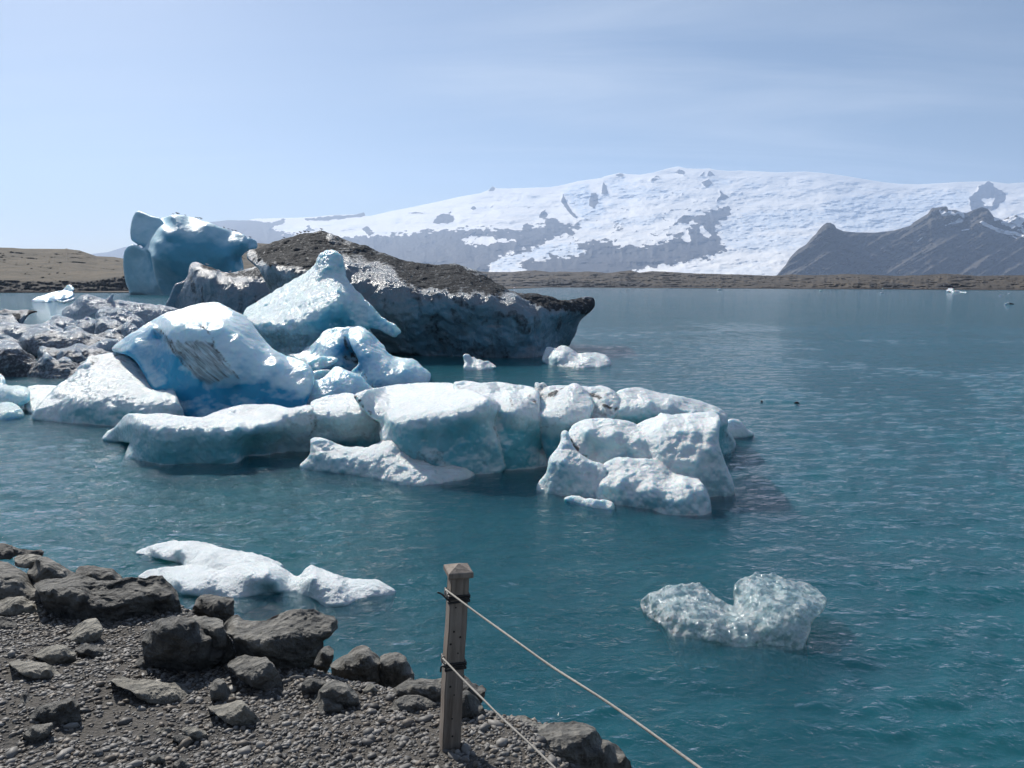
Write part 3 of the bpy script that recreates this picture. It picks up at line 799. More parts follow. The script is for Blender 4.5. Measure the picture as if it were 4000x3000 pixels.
M_DIRTY = ice_mat('dirty_ice', white=(0.25, 0.28, 0.32), blue=(0.10, 0.25, 0.36), sss=0.35, sr=0.8, rough=0.25, bscale=0.35, bstr=0.7, dirtcol=(0.015, 0.0155, 0.017), vein=0.5, streak=0.6)
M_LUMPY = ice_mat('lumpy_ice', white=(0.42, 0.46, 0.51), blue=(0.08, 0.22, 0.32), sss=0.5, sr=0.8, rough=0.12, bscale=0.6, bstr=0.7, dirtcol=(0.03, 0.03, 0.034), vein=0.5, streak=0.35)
KEYS = ('blue', 'dirt')
def berg(name, label, cat, mat, lumps, group=None, scallop=None):
    parts = [relief(**l) for l in lumps]
    V, Q, at = merge(parts, KEYS)
    if group is None:
        px = float(np.median(V[:, 1])) / FPX * 4            # one rendered pixel at its distance
        V, Q, at = fuse(V, Q, at, px * 0.9, px * (1.7 if scallop is None else scallop), px * 15, len(V) % 97)
    o = link(name, mesh_from(name, V, Q, at), mat)
    recentre(o)
    return tag(o, label, cat, group)

# tall blue iceberg at the back left
berg('iceberg', 'tall pale blue iceberg with a notched left shoulder, standing before the brown hill', 'iceberg', M_TALL, [
    dict(squash=(668, 0.13), view='V1', outline=[(905, 665), (912, 640), (890, 600), (876, 540), (868, 400), (880, 345), (920, 315), (960, 318), (1010, 350), (1065, 345), (1090, 300), (1200, 280), (1480, 320), (1690, 360), (1715, 450), (1718, 500), (1730, 640), (1500, 740), (1160, 740), (1140, 690), (1050, 672), (960, 670)],
         ctrl=[(900, 650, 668), (1000, 668, 672), (1200, 700, 690), (1700, 650, 690), (880, 400, 672), (1000, 400, 676), (1200, 420, 700), (1500, 430, 700), (1090, 600, 690), (1700, 430, 690)],
         step=4, curl=14, thick=12, amp=0.6, nscale=6, seed=3, rough=0.03,
         masks=[('blue', 'poly', 'V1', [(1080, 380), (1720, 380), (1730, 600), (1450, 640), (1250, 520), (1100, 470)], 40, 0.9), ('blue', 'poly', 'V1', [(1150, 560), (1500, 540), (1700, 640), (1200, 740)], 50, 0.5),
                ('blue', 'poly', 'V1', [(860, 300), (1080, 300), (1200, 560), (1100, 700), (860, 700)], 30, 0.12)]),
    dict(squash=(668, 0.13), view='V1', outline=[(922, 285), (916, 220), (930, 140), (950, 90), (975, 76), (1010, 90), (1080, 118), (1140, 132), (1160, 200), (1120, 300), (1060, 330), (1000, 330), (945, 300)],
         ctrl=[(920, 280, 668), (960, 100, 655), (1000, 240, 668), (1130, 140, 660), (1060, 310, 674)], step=4, curl=12, thick=10, amp=0.8, nscale=5, seed=4, rough=0.03,
         masks=[('blue', 'poly', 'V1', [(900, 60), (1200, 60), (1200, 400), (900, 400)], 20, 0.25)]),
    dict(squash=(690, 0.13, -20), view='V1', outline=[(985, 300), (1010, 250), (1040, 200), (1090, 150), (1150, 128), (1210, 106), (1260, 108), (1330, 118), (1450, 150), (1550, 195), (1640, 222), (1700, 236), (1740, 262), (1755, 300), (1745, 350), (1705, 395), (1690, 412), (1712, 450), (1718, 500), (1730, 600), (1700, 680), (1500, 740), (1200, 740), (1130, 640), (1085, 520), (1070, 430), (1062, 372), (1010, 345)],
         ctrl=[(985, 300, 655), (1040, 210, 640), (1150, 130, 620), (1070, 400, 716), (1100, 300, 712), (1150, 210, 706), (1205, 122, 696), (1250, 170, 702), (1450, 180, 702), (1500, 260, 706), (1690, 245, 698), (1700, 300, 706), (1300, 400, 716), (1600, 400, 714), (1050, 330, 690), (1450, 152, 686), (1640, 224, 686), (1330, 119, 680),
               (1200, 300, 712), (1400, 500, 712), (1650, 500, 706), (1150, 600, 705), (1300, 700, 704), (1600, 690, 700), (1250, 560, 710), (1660, 430, 700)],
         step=4, curl=9, thick=16, amp=0.7, nscale=5, seed=5, rough=0.03, blur=1,
         masks=[('blue', 'poly', 'V1', [(1130, 230), (1250, 190), (1500, 240), (1720, 330), (1730, 460), (1700, 600), (1450, 640), (1250, 520), (1080, 380)], 60, 0.75), ('blue', 'poly', 'V1', [(1250, 300), (1650, 320), (1700, 560), (1300, 560)], 50, 1.0), ('blue', 'poly', 'V1', [(1080, 100), (1760, 100), (1760, 740), (1080, 740)], 30, 0.3)]),
    dict(squash=(668, 0.13), view='V1', outline=[(1735, 262), (1790, 278), (1812, 300), (1815, 345), (1760, 362), (1720, 380), (1700, 330)], ctrl=[(1740, 300, 675), (1800, 300, 668), (1760, 350, 678)], step=4, curl=14, thick=6, amp=0.3, nscale=3, seed=6, rough=0.04,
         masks=[('blue', 'poly', 'V1', [(1700, 250), (1820, 250), (1820, 400), (1700, 400)], 10, 0.45)]),
], scallop=0.5)

# brown topped iceberg
DT = 'dirt'
berg('iceberg', 'long dark iceberg, its sloping top under black grit, its right end a raised prow', 'iceberg', M_DIRTY, [
    dict(view='V2', outline=[(98, 310), (110, 290), (160, 285), (220, 255), (300, 232), (360, 215), (400, 200), (480, 195), (525, 180), (600, 205), (660, 235), (720, 258), (790, 270), (850, 305), (920, 325), (1000, 355), (1100, 370), (1200, 380), (1270, 372), (1300, 370), (1370, 395), (1440, 420), (1500, 465), (1560, 500), (1640, 540), (1700, 545), (1760, 545), (1840, 560), (1930, 585), (1990, 575), (2040, 560), (2085, 562), (2100, 590), (2090, 625), (2040, 665), (2000, 710), (1990, 760), (1970, 800), (1940, 850), (1880, 905), (1760, 925), (1600, 930), (1300, 915), (1000, 890), (820, 880), (600, 880), (300, 830), (240, 560), (215, 490), (190, 440), (160, 390), (120, 360), (98, 335)],
         ctrl=[(300, 800, 880), (600, 850, 895), (900, 860, 893), (1200, 880, 895), (1500, 905, 908), (1750, 905, 908), (1930, 850, 868),
               (230, 520, 868), (350, 500, 890), (600, 560, 900), (900, 700, 905), (1200, 700, 908), (1500, 700, 912), (1800, 720, 905), (1960, 720, 875),
               (110, 310, 850), (160, 345, 862), (230, 375, 882), (330, 405, 888), (440, 430, 892), (560, 415, 892), (670, 405, 893), (760, 465, 900), (900, 468, 903), (1000, 495, 906), (1070, 520, 908), (1200, 530, 910), (1300, 540, 911), (1400, 548, 912), (1500, 550, 912), (1640, 560, 908), (1800, 620, 904), (1900, 650, 895), (1990, 640, 885), (2080, 600, 870),
               (220, 260, 846), (400, 205, 842), (525, 186, 838), (660, 240, 842), (850, 310, 846), (1000, 360, 852), (1200, 385, 858), (1370, 398, 862), (1500, 468, 868), (1640, 540, 876), (1840, 562, 880), (2000, 575, 872), (2060, 565, 866),
               (300, 330, 868), (500, 300, 866), (800, 370, 872), (1100, 450, 884), (1300, 460, 886)],
         step=3.5, curl=16, thick=9, amp=0.75, nscale=2.6, seed=11, rough=0.08, blur=2, fine=0.12, fscale=6, gain=0.55, smooth=1,
         masks=[('dirt', 'poly', 'V2', [(90, 270), (300, 200), (550, 170), (900, 300), (1300, 360), (1660, 530), (1660, 548), (1500, 545), (1300, 535), (1200, 525), (1070, 517), (900, 400), (760, 380), (680, 330), (620, 420), (440, 425), (330, 402), (230, 372), (150, 335), (130, 300)], 20, 1.0, 0.9),
                ('dirt', 'poly', 'V2', [(640, 290), (840, 330), (960, 470), (900, 480), (700, 430), (600, 360)], 26, -0.55, 0.9),
                ('dirt', 'poly', 'V2', [(560, 195), (640, 220), (700, 260), (600, 260), (520, 220)], 10, -0.5, 0.8),
                ('dirt', 'poly', 'V2', [(1640, 535), (1800, 540), (2000, 570), (2110, 555), (2110, 640), (2040, 668), (1960, 640), (1830, 640), (1700, 580)], 8, 0.95, 0.8),
                ('dirt', 'line', 'V2', [(1060, 520), (1110, 680), (1150, 760)], 22, 0.45, 0.8), ('dirt', 'line', 'V2', [(1330, 600), (1400, 640), (1500, 660), (1650, 680), (1700, 760)], 34, 0.55, 0.8),
                ('dirt', 'line', 'V2', [(1180, 560), (1270, 620), (1380, 760), (1420, 830)], 22, 0.4, 0.9), ('dirt', 'line', 'V2', [(1900, 660), (1880, 740)], 16, 0.5, 0.8), ('dirt', 'line', 'V2', [(1180, 740), (1300, 860), (1500, 880)], 22, 0.45, 0.9),
                ('dirt', 'poly', 'V2', [(100, 400), (240, 420), (560, 440), (600, 520), (400, 620), (240, 520)], 18, 0.34, 0.8),
                ('blue', 'poly', 'V2', [(1000, 520), (2000, 650), (1950, 880), (1000, 880)], 30, 0.25)]),
    dict(view='V1', outline=[(1225, 770), (1250, 690), (1290, 620), (1325, 540), (1330, 490), (1345, 450), (1380, 438), (1430, 460), (1520, 490), (1560, 510), (1620, 520), (1690, 505), (1760, 485), (1830, 470), (1900, 520), (1990, 600), (2300, 640), (2300, 860), (1700, 850), (1300, 850)],
         ctrl=[(1230, 760, 848), (1400, 800, 858), (1900, 800, 870), (2250, 800, 872), (1330, 500, 846), (1380, 480, 852), (1500, 540, 862), (1620, 560, 862), (1760, 560, 866), (1380, 440, 838), (1560, 512, 846), (1690, 507, 846), (1830, 472, 852), (2200, 680, 872), (1500, 700, 862)],
         step=4, curl=14, thick=6, amp=0.5, nscale=2.5, seed=12, rough=0.05, fine=0.06,
         masks=[('dirt', 'line', 'V1', [(1430, 468), (1480, 480), (1520, 486)], 14, 1.0, 0.3), ('dirt', 'poly', 'V1', [(1560, 505), (1640, 522), (1760, 485), (1840, 465), (1880, 540), (1800, 550), (1700, 545), (1600, 545)], 8, 0.75, 0.9),
                ('dirt', 'line', 'V1', [(1335, 520), (1360, 600), (1380, 700)], 14, 0.5, 0.6), ('dirt', 'poly', 'V1', [(1250, 640), (2000, 640), (2000, 690), (1250, 690)], 20, 0.25, 0.8)]),
    dict(view='V1', outline=[(1165, 745), (1195, 690), (1225, 600), (1270, 585), (1310, 565), (1330, 520), (1325, 600), (1290, 650), (1250, 720), (1225, 780), (1170, 780)],
         ctrl=[(1170, 750, 848), (1240, 620, 847), (1300, 580, 846)], step=3, curl=8, thick=2.0, amp=0.1, nscale=1, seed=13, rough=0.05,
         masks=[('blue', 'poly', 'V1', [(1150, 500), (1340, 500), (1340, 800), (1150, 800)], 5, 0.3)]),
], scallop=2.0)

# pale pyramid with a spike
berg('iceberg', 'pale blue-white iceberg rising to a blunt spike, in front of the dark gritty berg', 'iceberg', M_PALE, [
    dict(squash=(925, 0.8, 62), view='V2', outline=[(60, 655), (150, 590), (230, 545), (300, 500), (380, 455), (450, 415), (490, 375), (500, 345), (515, 315), (550, 297), (590, 290), (625, 305), (650, 345), (658, 400), (672, 470), (720, 520), (770, 570), (820, 620), (860, 670), (920, 710), (945, 715), (960, 735), (975, 745), (985, 765), (965, 780), (950, 798), (920, 785), (900, 775), (850, 745), (790, 735), (830, 790), (860, 850), (800, 930), (600, 940), (350, 940), (230, 860), (180, 780), (110, 700)],
         ctrl=[(60, 655, 855), (150, 590, 850), (230, 545, 850), (300, 500, 848), (380, 455, 850), (450, 415, 856), (490, 375, 862), (590, 300, 862), (560, 380, 872), (640, 400, 868), (600, 470, 885), (520, 470, 878),
               (110, 695, 900), (200, 705, 915), (300, 730, 920), (400, 735, 925), (450, 700, 925), (540, 620, 922), (620, 515, 905), (660, 480, 882), (350, 580, 885), (250, 640, 885), (430, 540, 885), (640, 600, 915), (500, 690, 925),
               (300, 850, 912), (450, 800, 915), (600, 700, 912), (700, 800, 908), (800, 900, 908), (720, 560, 895), (820, 680, 905), (900, 740, 912), (970, 770, 916), (780, 700, 905)],
         step=3, curl=12, thick=4, amp=0.30, nscale=1.4, seed=21, rough=0.10, blur=1, fine=0.10, fscale=5, gain=0.55,
         masks=[('blue', 'poly', 'V2', [(500, 280), (660, 290), (720, 520), (990, 760), (800, 760), (640, 620), (560, 470)], 14, 0.28), ('blue', 'poly', 'V2', [(450, 700), (640, 610), (760, 700), (560, 830)], 20, 0.45),
                ('dirt', 'poly', 'V2', [(150, 740), (450, 760), (500, 940), (250, 900)], 20, 0.30, 0.8), ('dirt', 'poly', 'V2', [(110, 690), (300, 720), (440, 705), (430, 760), (200, 760)], 14, 0.22, 0.8)]),
])

# field of grimy lumps on the left
def lump(out, foot, crest_off, seed, dirt=0.35, h=None, amp=0.16):
    xs_ = [q[0] for q in out]; ys_ = [q[1] for q in out]
    x0_, x1_ = min(xs_), max(xs_); bot = max(ys_)
    top = out[:-2]
    foot = 1500 + (foot - 1500) * 0.7
    c = [(x0_ + 30, bot, foot), (x1_ - 30, bot, foot)]
    for q in top[::2]:
        c.append((q[0], q[1], foot - crest_off * 0.4)); c.append((q[0], min(q[1] + 110, bot - 10), foot - crest_off * 0.12)); 
    return dict(view='L1', outline=out, ctrl=c, step=3.2, curl=13, thick=2.4, amp=amp * 1.6, nscale=0.9, seed=seed, rough=0.10, fine=0.04, fscale=4, ridged=(seed % 2 == 0), gain=0.5,
                masks=[('dirt', 'poly', 'L1', [(x0_ - 50, min(ys_) + 90), (x1_ + 50, min(ys_) + 90), (x1_ + 50, bot + 50), (x0_ - 50, bot + 50)], 22, dirt, 0.9)])
berg('iceberg', 'low grimy iceberg broken into many grey rounded lumps, left of the blue slab berg', 'iceberg', M_LUMPY, [
    lump([(950, 700), (1040, 600), (1150, 540), (1230, 450), (1310, 400), (1430, 410), (1520, 450), (1640, 480), (1760, 500), (1900, 495), (2050, 520), (2212, 548), (2450, 560), (2700, 610), (2900, 660), (2900, 1000), (930, 1000)], 760, 60, 31, 0.15),
    lump([(1490, 760), (1500, 700), (1560, 620), (1650, 590), (1800, 610), (1950, 640), (2100, 700), (2212, 780), (2300, 900), (2300, 1000), (1500, 1000)], 860, 70, 32, 0.25),
    lump([(660, 880), (700, 830), (760, 800), (815, 790), (820, 745), (900, 728), (1000, 750), (1130, 780), (1180, 830), (1250, 900), (1250, 1000), (660, 1020)], 970, 70, 33, 0.3),
    lump([(1180, 860), (1200, 810), (1300, 800), (1340, 740), (1450, 780), (1530, 830), (1560, 900), (1560, 1100), (1150, 1100)], 1030, 70, 34, 0.35),
    lump([(1500, 830), (1520, 780), (1580, 745), (1670, 740), (1730, 800), (1810, 790), (1870, 860), (1960, 900), (1990, 1000), (1950, 1150), (1480, 1150)], 1080, 80, 35, 0.4),
    lump([(1860, 1010), (1900, 900), (1950, 835), (2020, 830), (2090, 870), (2150, 920), (2150, 1100), (1860, 1100)], 1090, 60, 36, 0.15),
    lump([(-60, 860), (60, 840), (180, 845), (300, 862), (420, 880), (550, 880), (700, 850), (850, 865), (930, 930), (1050, 960), (1060, 1150), (-60, 1150)], 1120, 90, 37, 0.3),
    lump([(990, 960), (1040, 910), (1150, 880), (1250, 925), (1310, 980), (1400, 1020), (1550, 1040), (1640, 990), (1690, 955), (1780, 940), (1850, 1020), (1930, 1090), (1950, 1250), (1000, 1250)], 1200, 90, 38, 0.5),
    lump([(280, 1150), (320, 1090), (380, 1000), (440, 960), (520, 940), (640, 925), (720, 925), (800, 955), (900, 960), (1000, 990), (1250, 960), (1330, 1030), (1450, 1080), (1640, 1080), (1760, 1110), (1800, 1350), (300, 1400)], 1330, 110, 39, 0.5),
    lump([(1350, 1240), (1500, 1180), (1640, 1085), (1750, 1110), (1850, 1100), (1900, 1180), (1850, 1300), (1700, 1340), (1350, 1340)], 1380, 60, 48, 0.2),
    lump([(-60, 1040), (40, 1025), (160, 1080), (280, 1120), (330, 1180), (400, 1500), (-60, 1500)], 1430, 100, 40, 0.6),
    lump([(600, 1350), (610, 1260), (640, 1205), (720, 1230), (820, 1250), (1000, 1258), (1100, 1220), (1170, 1185), (1270, 1180), (1390, 1215), (1520, 1240), (1650, 1300), (1800, 1350), (1800, 1560), (600, 1560)], 1480, 100, 41, 0.55),
    lump([(-60, 1180), (20, 1140), (80, 1128), (180, 1150), (290, 1170), (350, 1300), (560, 1390), (620, 1700), (-60, 1850)], 1760, 170, 42, 0.72),
    lump([(900, 1380), (930, 1300), (1050, 1260), (1170, 1230), (1260, 1280), (1300, 1400), (1420, 1480), (1420, 1700), (900, 1700)], 1620, 90, 43, 0.6),
    lump([(380, 1800), (410, 1659), (460, 1530), (560, 1480), (650, 1400), (690, 1330), (715, 1290), (760, 1360), (830, 1410), (900, 1445), (960, 1410), (1020, 1388), (1090, 1430), (1130, 1465), (1240, 1500), (1300, 1440), (1400, 1480), (1300, 1850), (380, 1850)], 1790, 120, 44, 0.55, amp=0.2),
    lump([(1640, 490), (1700, 450), (1760, 380), (1775, 400), (1760, 480), (1800, 520), (1700, 600), (1650, 600)], 735, 5, 46, 0.0, amp=0.05),
], scallop=2.0)

# blue slab with a dirty band
berg('iceberg', 'big turquoise iceberg with a slanting band of grey dirt down its face', 'iceberg', M_BLUE, [
    dict(squash=(1545, 0.6), view='V1', outline=[(790, 1040), (870, 980), (960, 920), (1060, 860), (1160, 800), (1280, 770), (1390, 735), (1450, 728), (1530, 718), (1580, 745), (1650, 785), (1710, 810), (1760, 850), (1800, 910), (1870, 1000), (1930, 1060), (2015, 1101), (2090, 1120), (2161, 1149), (2205, 1200), (2216, 1278), (2180, 1400), (2100, 1560), (1700, 1590), (1420, 1600), (1280, 1570), (1150, 1440), (1060, 1330), (1000, 1200), (950, 1130), (900, 1095), (850, 1085), (790, 1065)],
         ctrl=[(1200, 1450, 1530), (1420, 1540, 1545), (1700, 1540, 1548), (2050, 1520, 1545), (2180, 1380, 1530), (1080, 1320, 1500),
               (800, 1050, 1380), (870, 985, 1365), (1060, 862, 1345), (1280, 772, 1335), (1450, 730, 1335), (1580, 748, 1350), (1710, 812, 1375), (1800, 912, 1400), (1870, 1002, 1415), (2015, 1103, 1440), (2161, 1150, 1470),
               (1080, 905, 1420), (1200, 860, 1440), (1300, 850, 1455), (1430, 855, 1465), (1560, 900, 1480), (1680, 960, 1485), (1780, 1050, 1490), (1950, 1150, 1500),
               (900, 1060, 1420), (950, 1000, 1415), (1030, 1100, 1440), (1100, 1200, 1465), (1200, 1330, 1500), (1120, 980, 1425),
               (1180, 960, 1470), (1350, 1010, 1500), (1250, 1100, 1505), (1500, 1050, 1515), (1400, 1250, 1535), (1600, 1240, 1540), (1450, 1300, 1525), (1650, 1330, 1515), (1850, 1330, 1520), (1300, 1420, 1515), (1600, 1450, 1520), (1850, 1200, 1518), (2050, 1300, 1520)],
         step=3.5, curl=18, thick=4, amp=0.22, nscale=1.6, seed=51, rough=0.05, blur=1, fine=0.03, fscale=5,
         masks=[('blue', 'poly', 'V1', [(860, 1010), (1050, 900), (1160, 980), (1300, 1200), (1450, 1320), (1900, 1290), (2160, 1380), (2100, 1600), (1200, 1600), (1000, 1250), (900, 1100)], 26, 0.85),
                ('blue', 'poly', 'V1', [(1000, 1280), (1300, 1290), (1500, 1380), (2100, 1360), (2100, 1600), (1200, 1600)], 30, 1.0),
                ('blue', 'poly', 'V1', [(1080, 830), (1560, 730), (1900, 1050), (2200, 1200), (2100, 1290), (1600, 1200), (1400, 850)], 40, 0.22),
                ('dirt', 'poly', 'V1', [(1140, 975), (1290, 1000), (1420, 985), (1500, 1010), (1680, 1255), (1640, 1235), (1560, 1280), (1460, 1300), (1420, 1290), (1300, 1170), (1210, 1060)], 8, 0.46, 0.7),
                ('dirt', 'poly', 'V1', [(1065, 905), (1110, 885), (1170, 930), (1140, 965), (1080, 950)], 6, 0.34, 0.7),
                ('dirt', 'line', 'V1', [(1100, 900), (1170, 960), (1210, 1050), (1300, 1170)], 6, 0.7, 0.6), ('dirt', 'line', 'V1', [(1390, 860), (1470, 940), (1510, 1000)], 5, 0.7, 0.6), ('dirt', 'line', 'V1', [(1510, 960), (1500, 1030), (1600, 1150), (1685, 1262)], 4, 0.7, 0.6),
                ('dirt', 'poly', 'V1', [(1160, 800), (1300, 850), (1400, 850), (1300, 900), (1150, 920)], 14, 0.18, 0.8), ('dirt', 'line', 'V1', [(1170, 980), (1280, 1080), (1350, 1190)], 8, 0.6, 0.9), ('dirt', 'line', 'V1', [(1250, 1000), (1380, 1120), (1480, 1260)], 9, 0.5, 0.9)]),
], scallop=0.9)

# arch berg behind
berg('iceberg', 'small blue iceberg with a dark-streaked hollow beneath its notched crest', 'iceberg', M_BLUE, [
    dict(view='V2', outline=[(318, 900), (350, 885), (400, 888), (420, 870), (440, 850), (470, 835), (510, 800), (530, 770), (545, 755), (600, 738), (690, 735), (720, 740), (760, 800), (765, 900), (745, 950), (720, 985), (690, 1000), (640, 1000), (520, 1000), (430, 960), (360, 925)],
         ctrl=[(318, 900, 1000), (440, 855, 1000), (545, 758, 1000), (690, 738, 1004), (520, 840, 1018), (620, 830, 1024), (700, 900, 1010), (640, 960, 1028), (560, 960, 1032), (450, 930, 1026), (740, 940, 1010)],
         step=3, curl=12, thick=2.5, amp=0.12, nscale=0.9, seed=61, rough=0.09, fine=0.02,
         masks=[('blue', 'poly', 'V2', [(560, 800), (660, 790), (740, 930), (700, 1000), (600, 960)], 16, 0.6), ('blue', 'poly', 'V2', [(300, 720), (740, 720), (740, 1000), (300, 1000)], 10, 0.12), ('dirt', 'line', 'V2', [(655, 795), (670, 850), (700, 890), (738, 930)], 11, 0.85, 0.5), ('dirt', 'line', 'V2', [(660, 910), (700, 930), (735, 945)], 9, 0.7, 0.6)]),
    dict(view='V2', outline=[(675, 775), (690, 748), (740, 727), (770, 740), (800, 765), (850, 810), (890, 850), (903, 885), (950, 903), (1000, 912), (1050, 920), (1080, 935), (1095, 955), (1130, 985), (1158, 1005), (1150, 1055), (1120, 1090), (860, 1120), (780, 1090), (700, 1010), (690, 990), (740, 950), (738, 920), (700, 850)],
         ctrl=[(690, 760, 1020), (740, 730, 1015), (850, 812, 1020), (950, 905, 1030), (1080, 937, 1040), (1150, 1010, 1052), (1100, 1050, 1062), (900, 1060, 1076), (800, 1030, 1070), (760, 800, 1045), (800, 880, 1058), (720, 990, 1050), (900, 940, 1058), (1000, 980, 1062), (720, 800, 1042)],
         step=3, curl=13, thick=2.5, amp=0.12, nscale=1.0, seed=62, rough=0.05, fine=0.02,
         masks=[('blue', 'poly', 'V2', [(690, 780), (900, 900), (1150, 1000), (1150, 1100), (780, 1090), (690, 990)], 14, 0.30), ('dirt', 'line', 'V2', [(730, 960), (790, 1030), (825, 1080)], 3, 0.6, 0.5)]),
    dict(view='V2', outline=[(430, 945), (460, 925), (500, 905), (560, 903), (605, 912), (625, 925), (600, 945), (560, 965), (480, 985), (440, 975)], ctrl=[(440, 960, 1045), (560, 905, 1035), (600, 935, 1042), (500, 970, 1050)], step=3, curl=10, thick=1, amp=0.06, nscale=0.5, seed=63),
    dict(view='V2', outline=[(468, 997), (500, 982), (550, 980), (592, 988), (560, 1020), (510, 1045), (480, 1045)], ctrl=[(470, 1000, 1055), (580, 990, 1050), (500, 1040, 1060)], step=3, curl=10, thick=1, amp=0.05, nscale=0.5, seed=64),
])
berg('iceberg', 'smooth turquoise ice hump between the blue slab and the long white berg', 'iceberg', M_BLUE, [
    dict(view='V3', outline=[(1090, 262), (1108, 230), (1150, 225), (1185, 228), (1184, 180), (1190, 160), (1230, 130), (1280, 117), (1310, 130), (1340, 145), (1390, 143), (1440, 150), (1475, 130), (1500, 100), (1535, 65), (1555, 55), (1580, 60), (1640, 90), (1700, 108), (1740, 135), (1745, 160), (1775, 185), (1820, 212), (1750, 260), (1600, 320), (1400, 400), (1200, 400), (1100, 360), (1070, 310)],
         ctrl=[(1090, 300, 372), (1190, 165, 355), (1280, 120, 350), (1440, 152, 350), (1555, 57, 335), (1740, 140, 350), (1810, 212, 360), (1300, 200, 372), (1550, 140, 366), (1400, 320, 385), (1200, 360, 388), (1650, 220, 376), (1500, 240, 378)],
         step=3, curl=13, thick=2.0, amp=0.10, nscale=1.0, seed=71, rough=0.06, fine=0.02,
         masks=[('blue', 'poly', 'V3', [(1200, 180), (1500, 130), (1700, 180), (1650, 300), (1300, 380), (1200, 330)], 24, 0.5), ('blue', 'poly', 'V3', [(1080, 200), (1800, 60), (1800, 400), (1080, 400)], 6, 0.15)]),
])
berg('ice_chunk', 'small pale ice lump at the left foot of the turquoise hump', 'ice chunk', M_PALE, [
    dict(view='V3', outline=[(892, 277), (920, 258), (950, 240), (985, 225), (1020, 215), (1060, 225), (1095, 252), (1085, 290), (1060, 310), (1000, 320), (940, 305)], ctrl=[(892, 277, 378), (1020, 217, 372), (1090, 255, 376), (1000, 300, 384)], step=3, curl=12, thick=1, amp=0.06, nscale=0.5, seed=72)])

# white lump on the left
berg('iceberg', 'white iceberg with glinting wet slopes at the left, tipped by a small dark-streaked knob', 'iceberg', M_CLEAN, [
    dict(squash=(1580, 0.75), view='V1', outline=[(222, 1545), (240, 1490), (300, 1420), (350, 1370), (400, 1310), (470, 1270), (520, 1235), (560, 1190), (600, 1140), (640, 1110), (680, 1100), (740, 1090), (800, 1080), (860, 1080), (900, 1095), (940, 1122), (960, 1145), (1000, 1190), (1040, 1230), (1070, 1280), (1110, 1320), (1170, 1330), (1200, 1322), (1240, 1370), (1255, 1430), (1300, 1500), (1280, 1580), (1000, 1640), (880, 1640), (600, 1600), (400, 1580), (290, 1560)],
         ctrl=[(250, 1545, 1549), (420, 1560, 1562), (600, 1570, 1575), (900, 1590, 1595), (1250, 1540, 1590), (240, 1495, 1540),
               (450, 1480, 1556), (560, 1430, 1560), (700, 1400, 1568), (850, 1380, 1572), (1000, 1400, 1578), (1150, 1400, 1582), (1230, 1420, 1580),
               (350, 1372, 1490), (470, 1272, 1450), (600, 1145, 1420), (700, 1100, 1400), (850, 1082, 1395), (960, 1148, 1410), (1040, 1232, 1430), (1110, 1322, 1460), (1200, 1325, 1480),
               (640, 1230, 1470), (760, 1250, 1495), (760, 1210, 1470), (900, 1250, 1490), (1000, 1320, 1515), (560, 1320, 1500), (450, 1380, 1520), (850, 1330, 1540), (350, 1450, 1535), (500, 1380, 1530), (1100, 1360, 1540)],
         step=3.5, curl=14, thick=3, amp=0.22, nscale=1.0, seed=81, rough=0.05, blur=1, fine=0.05, fscale=5,
         masks=[('blue', 'poly', 'V1', [(420, 1500), (650, 1410), (900, 1400), (1250, 1500), (1200, 1640), (400, 1600)], 26, 0.42), ('blue', 'poly', 'V1', [(780, 1380), (900, 1440), (1000, 1500), (900, 1520), (760, 1400)], 14, 0.5),
                ('blue', 'poly', 'V1', [(200, 1100), (1300, 1100), (1300, 1640), (200, 1640)], 6, 0.10), ('dirt', 'line', 'V1', [(790, 1085), (830, 1110), (880, 1150), (900, 1170)], 7, 0.55, 0.8), ('dirt', 'poly', 'V1', [(700, 1090), (800, 1085), (960, 1180), (1060, 1280), (900, 1200), (720, 1150)], 14, 0.25, 0.8)]),
    dict(view='V1', outline=[(535, 1195), (570, 1155), (600, 1150), (615, 1120), (640, 1098), (680, 1105), (700, 1125), (690, 1150), (660, 1175), (650, 1200), (620, 1215), (600, 1240), (560, 1225)],
         ctrl=[(540, 1200, 1470), (640, 1100, 1440), (690, 1130, 1460), (600, 1220, 1480), (620, 1160, 1478)], step=3, curl=8, thick=0.8, amp=0.06, nscale=0.4, seed=82, rough=0.1,
         masks=[('dirt', 'poly', 'V1', [(640, 1100), (700, 1110), (700, 1150), (655, 1175), (630, 1140)], 5, 0.6, 0.8)]),
    dict(view='V1', outline=[(185, 1370), (190, 1325), (230, 1310), (300, 1308), (380, 1314), (440, 1322), (420, 1400), (330, 1450), (270, 1500), (190, 1500), (170, 1440)],
         ctrl=[(190, 1330, 1430), (300, 1310, 1420), (430, 1325, 1430), (200, 1490, 1500), (300, 1450, 1500), (400, 1400, 1490), (300, 1380, 1460)], step=3.5, curl=8, thick=2, amp=0.14, nscale=0.4, seed=83, fine=0.05, ridged=True,
         masks=[('dirt', 'poly', 'V1', [(180, 1300), (450, 1300), (450, 1500), (180, 1500)], 10, 0.18, 0.9)]),
])
berg('ice_chunk', 'rounded clear ice block cut by the left edge, upper of two', 'ice chunk', M_PALE, [
    dict(view='V1', outline=[(-60, 1210), (0, 1225), (20, 1245), (35, 1275), (30, 1300), (60, 1312), (120, 1312), (180, 1318), (205, 1345), (212, 1380), (205, 1415), (170, 1440), (120, 1470), (-60, 1480)],
         ctrl=[(-50, 1220, 1450), (30, 1280, 1470), (180, 1320, 1475), (200, 1400, 1490), (100, 1440, 1500), (-50, 1450, 1500), (80, 1370, 1495)], step=3.5, curl=18, thick=1.5, amp=0.08, nscale=0.8, seed=84,
         masks=[('blue', 'poly', 'V1', [(-60, 1200), (230, 1200), (230, 1500), (-60, 1500)], 8, 0.2)])])
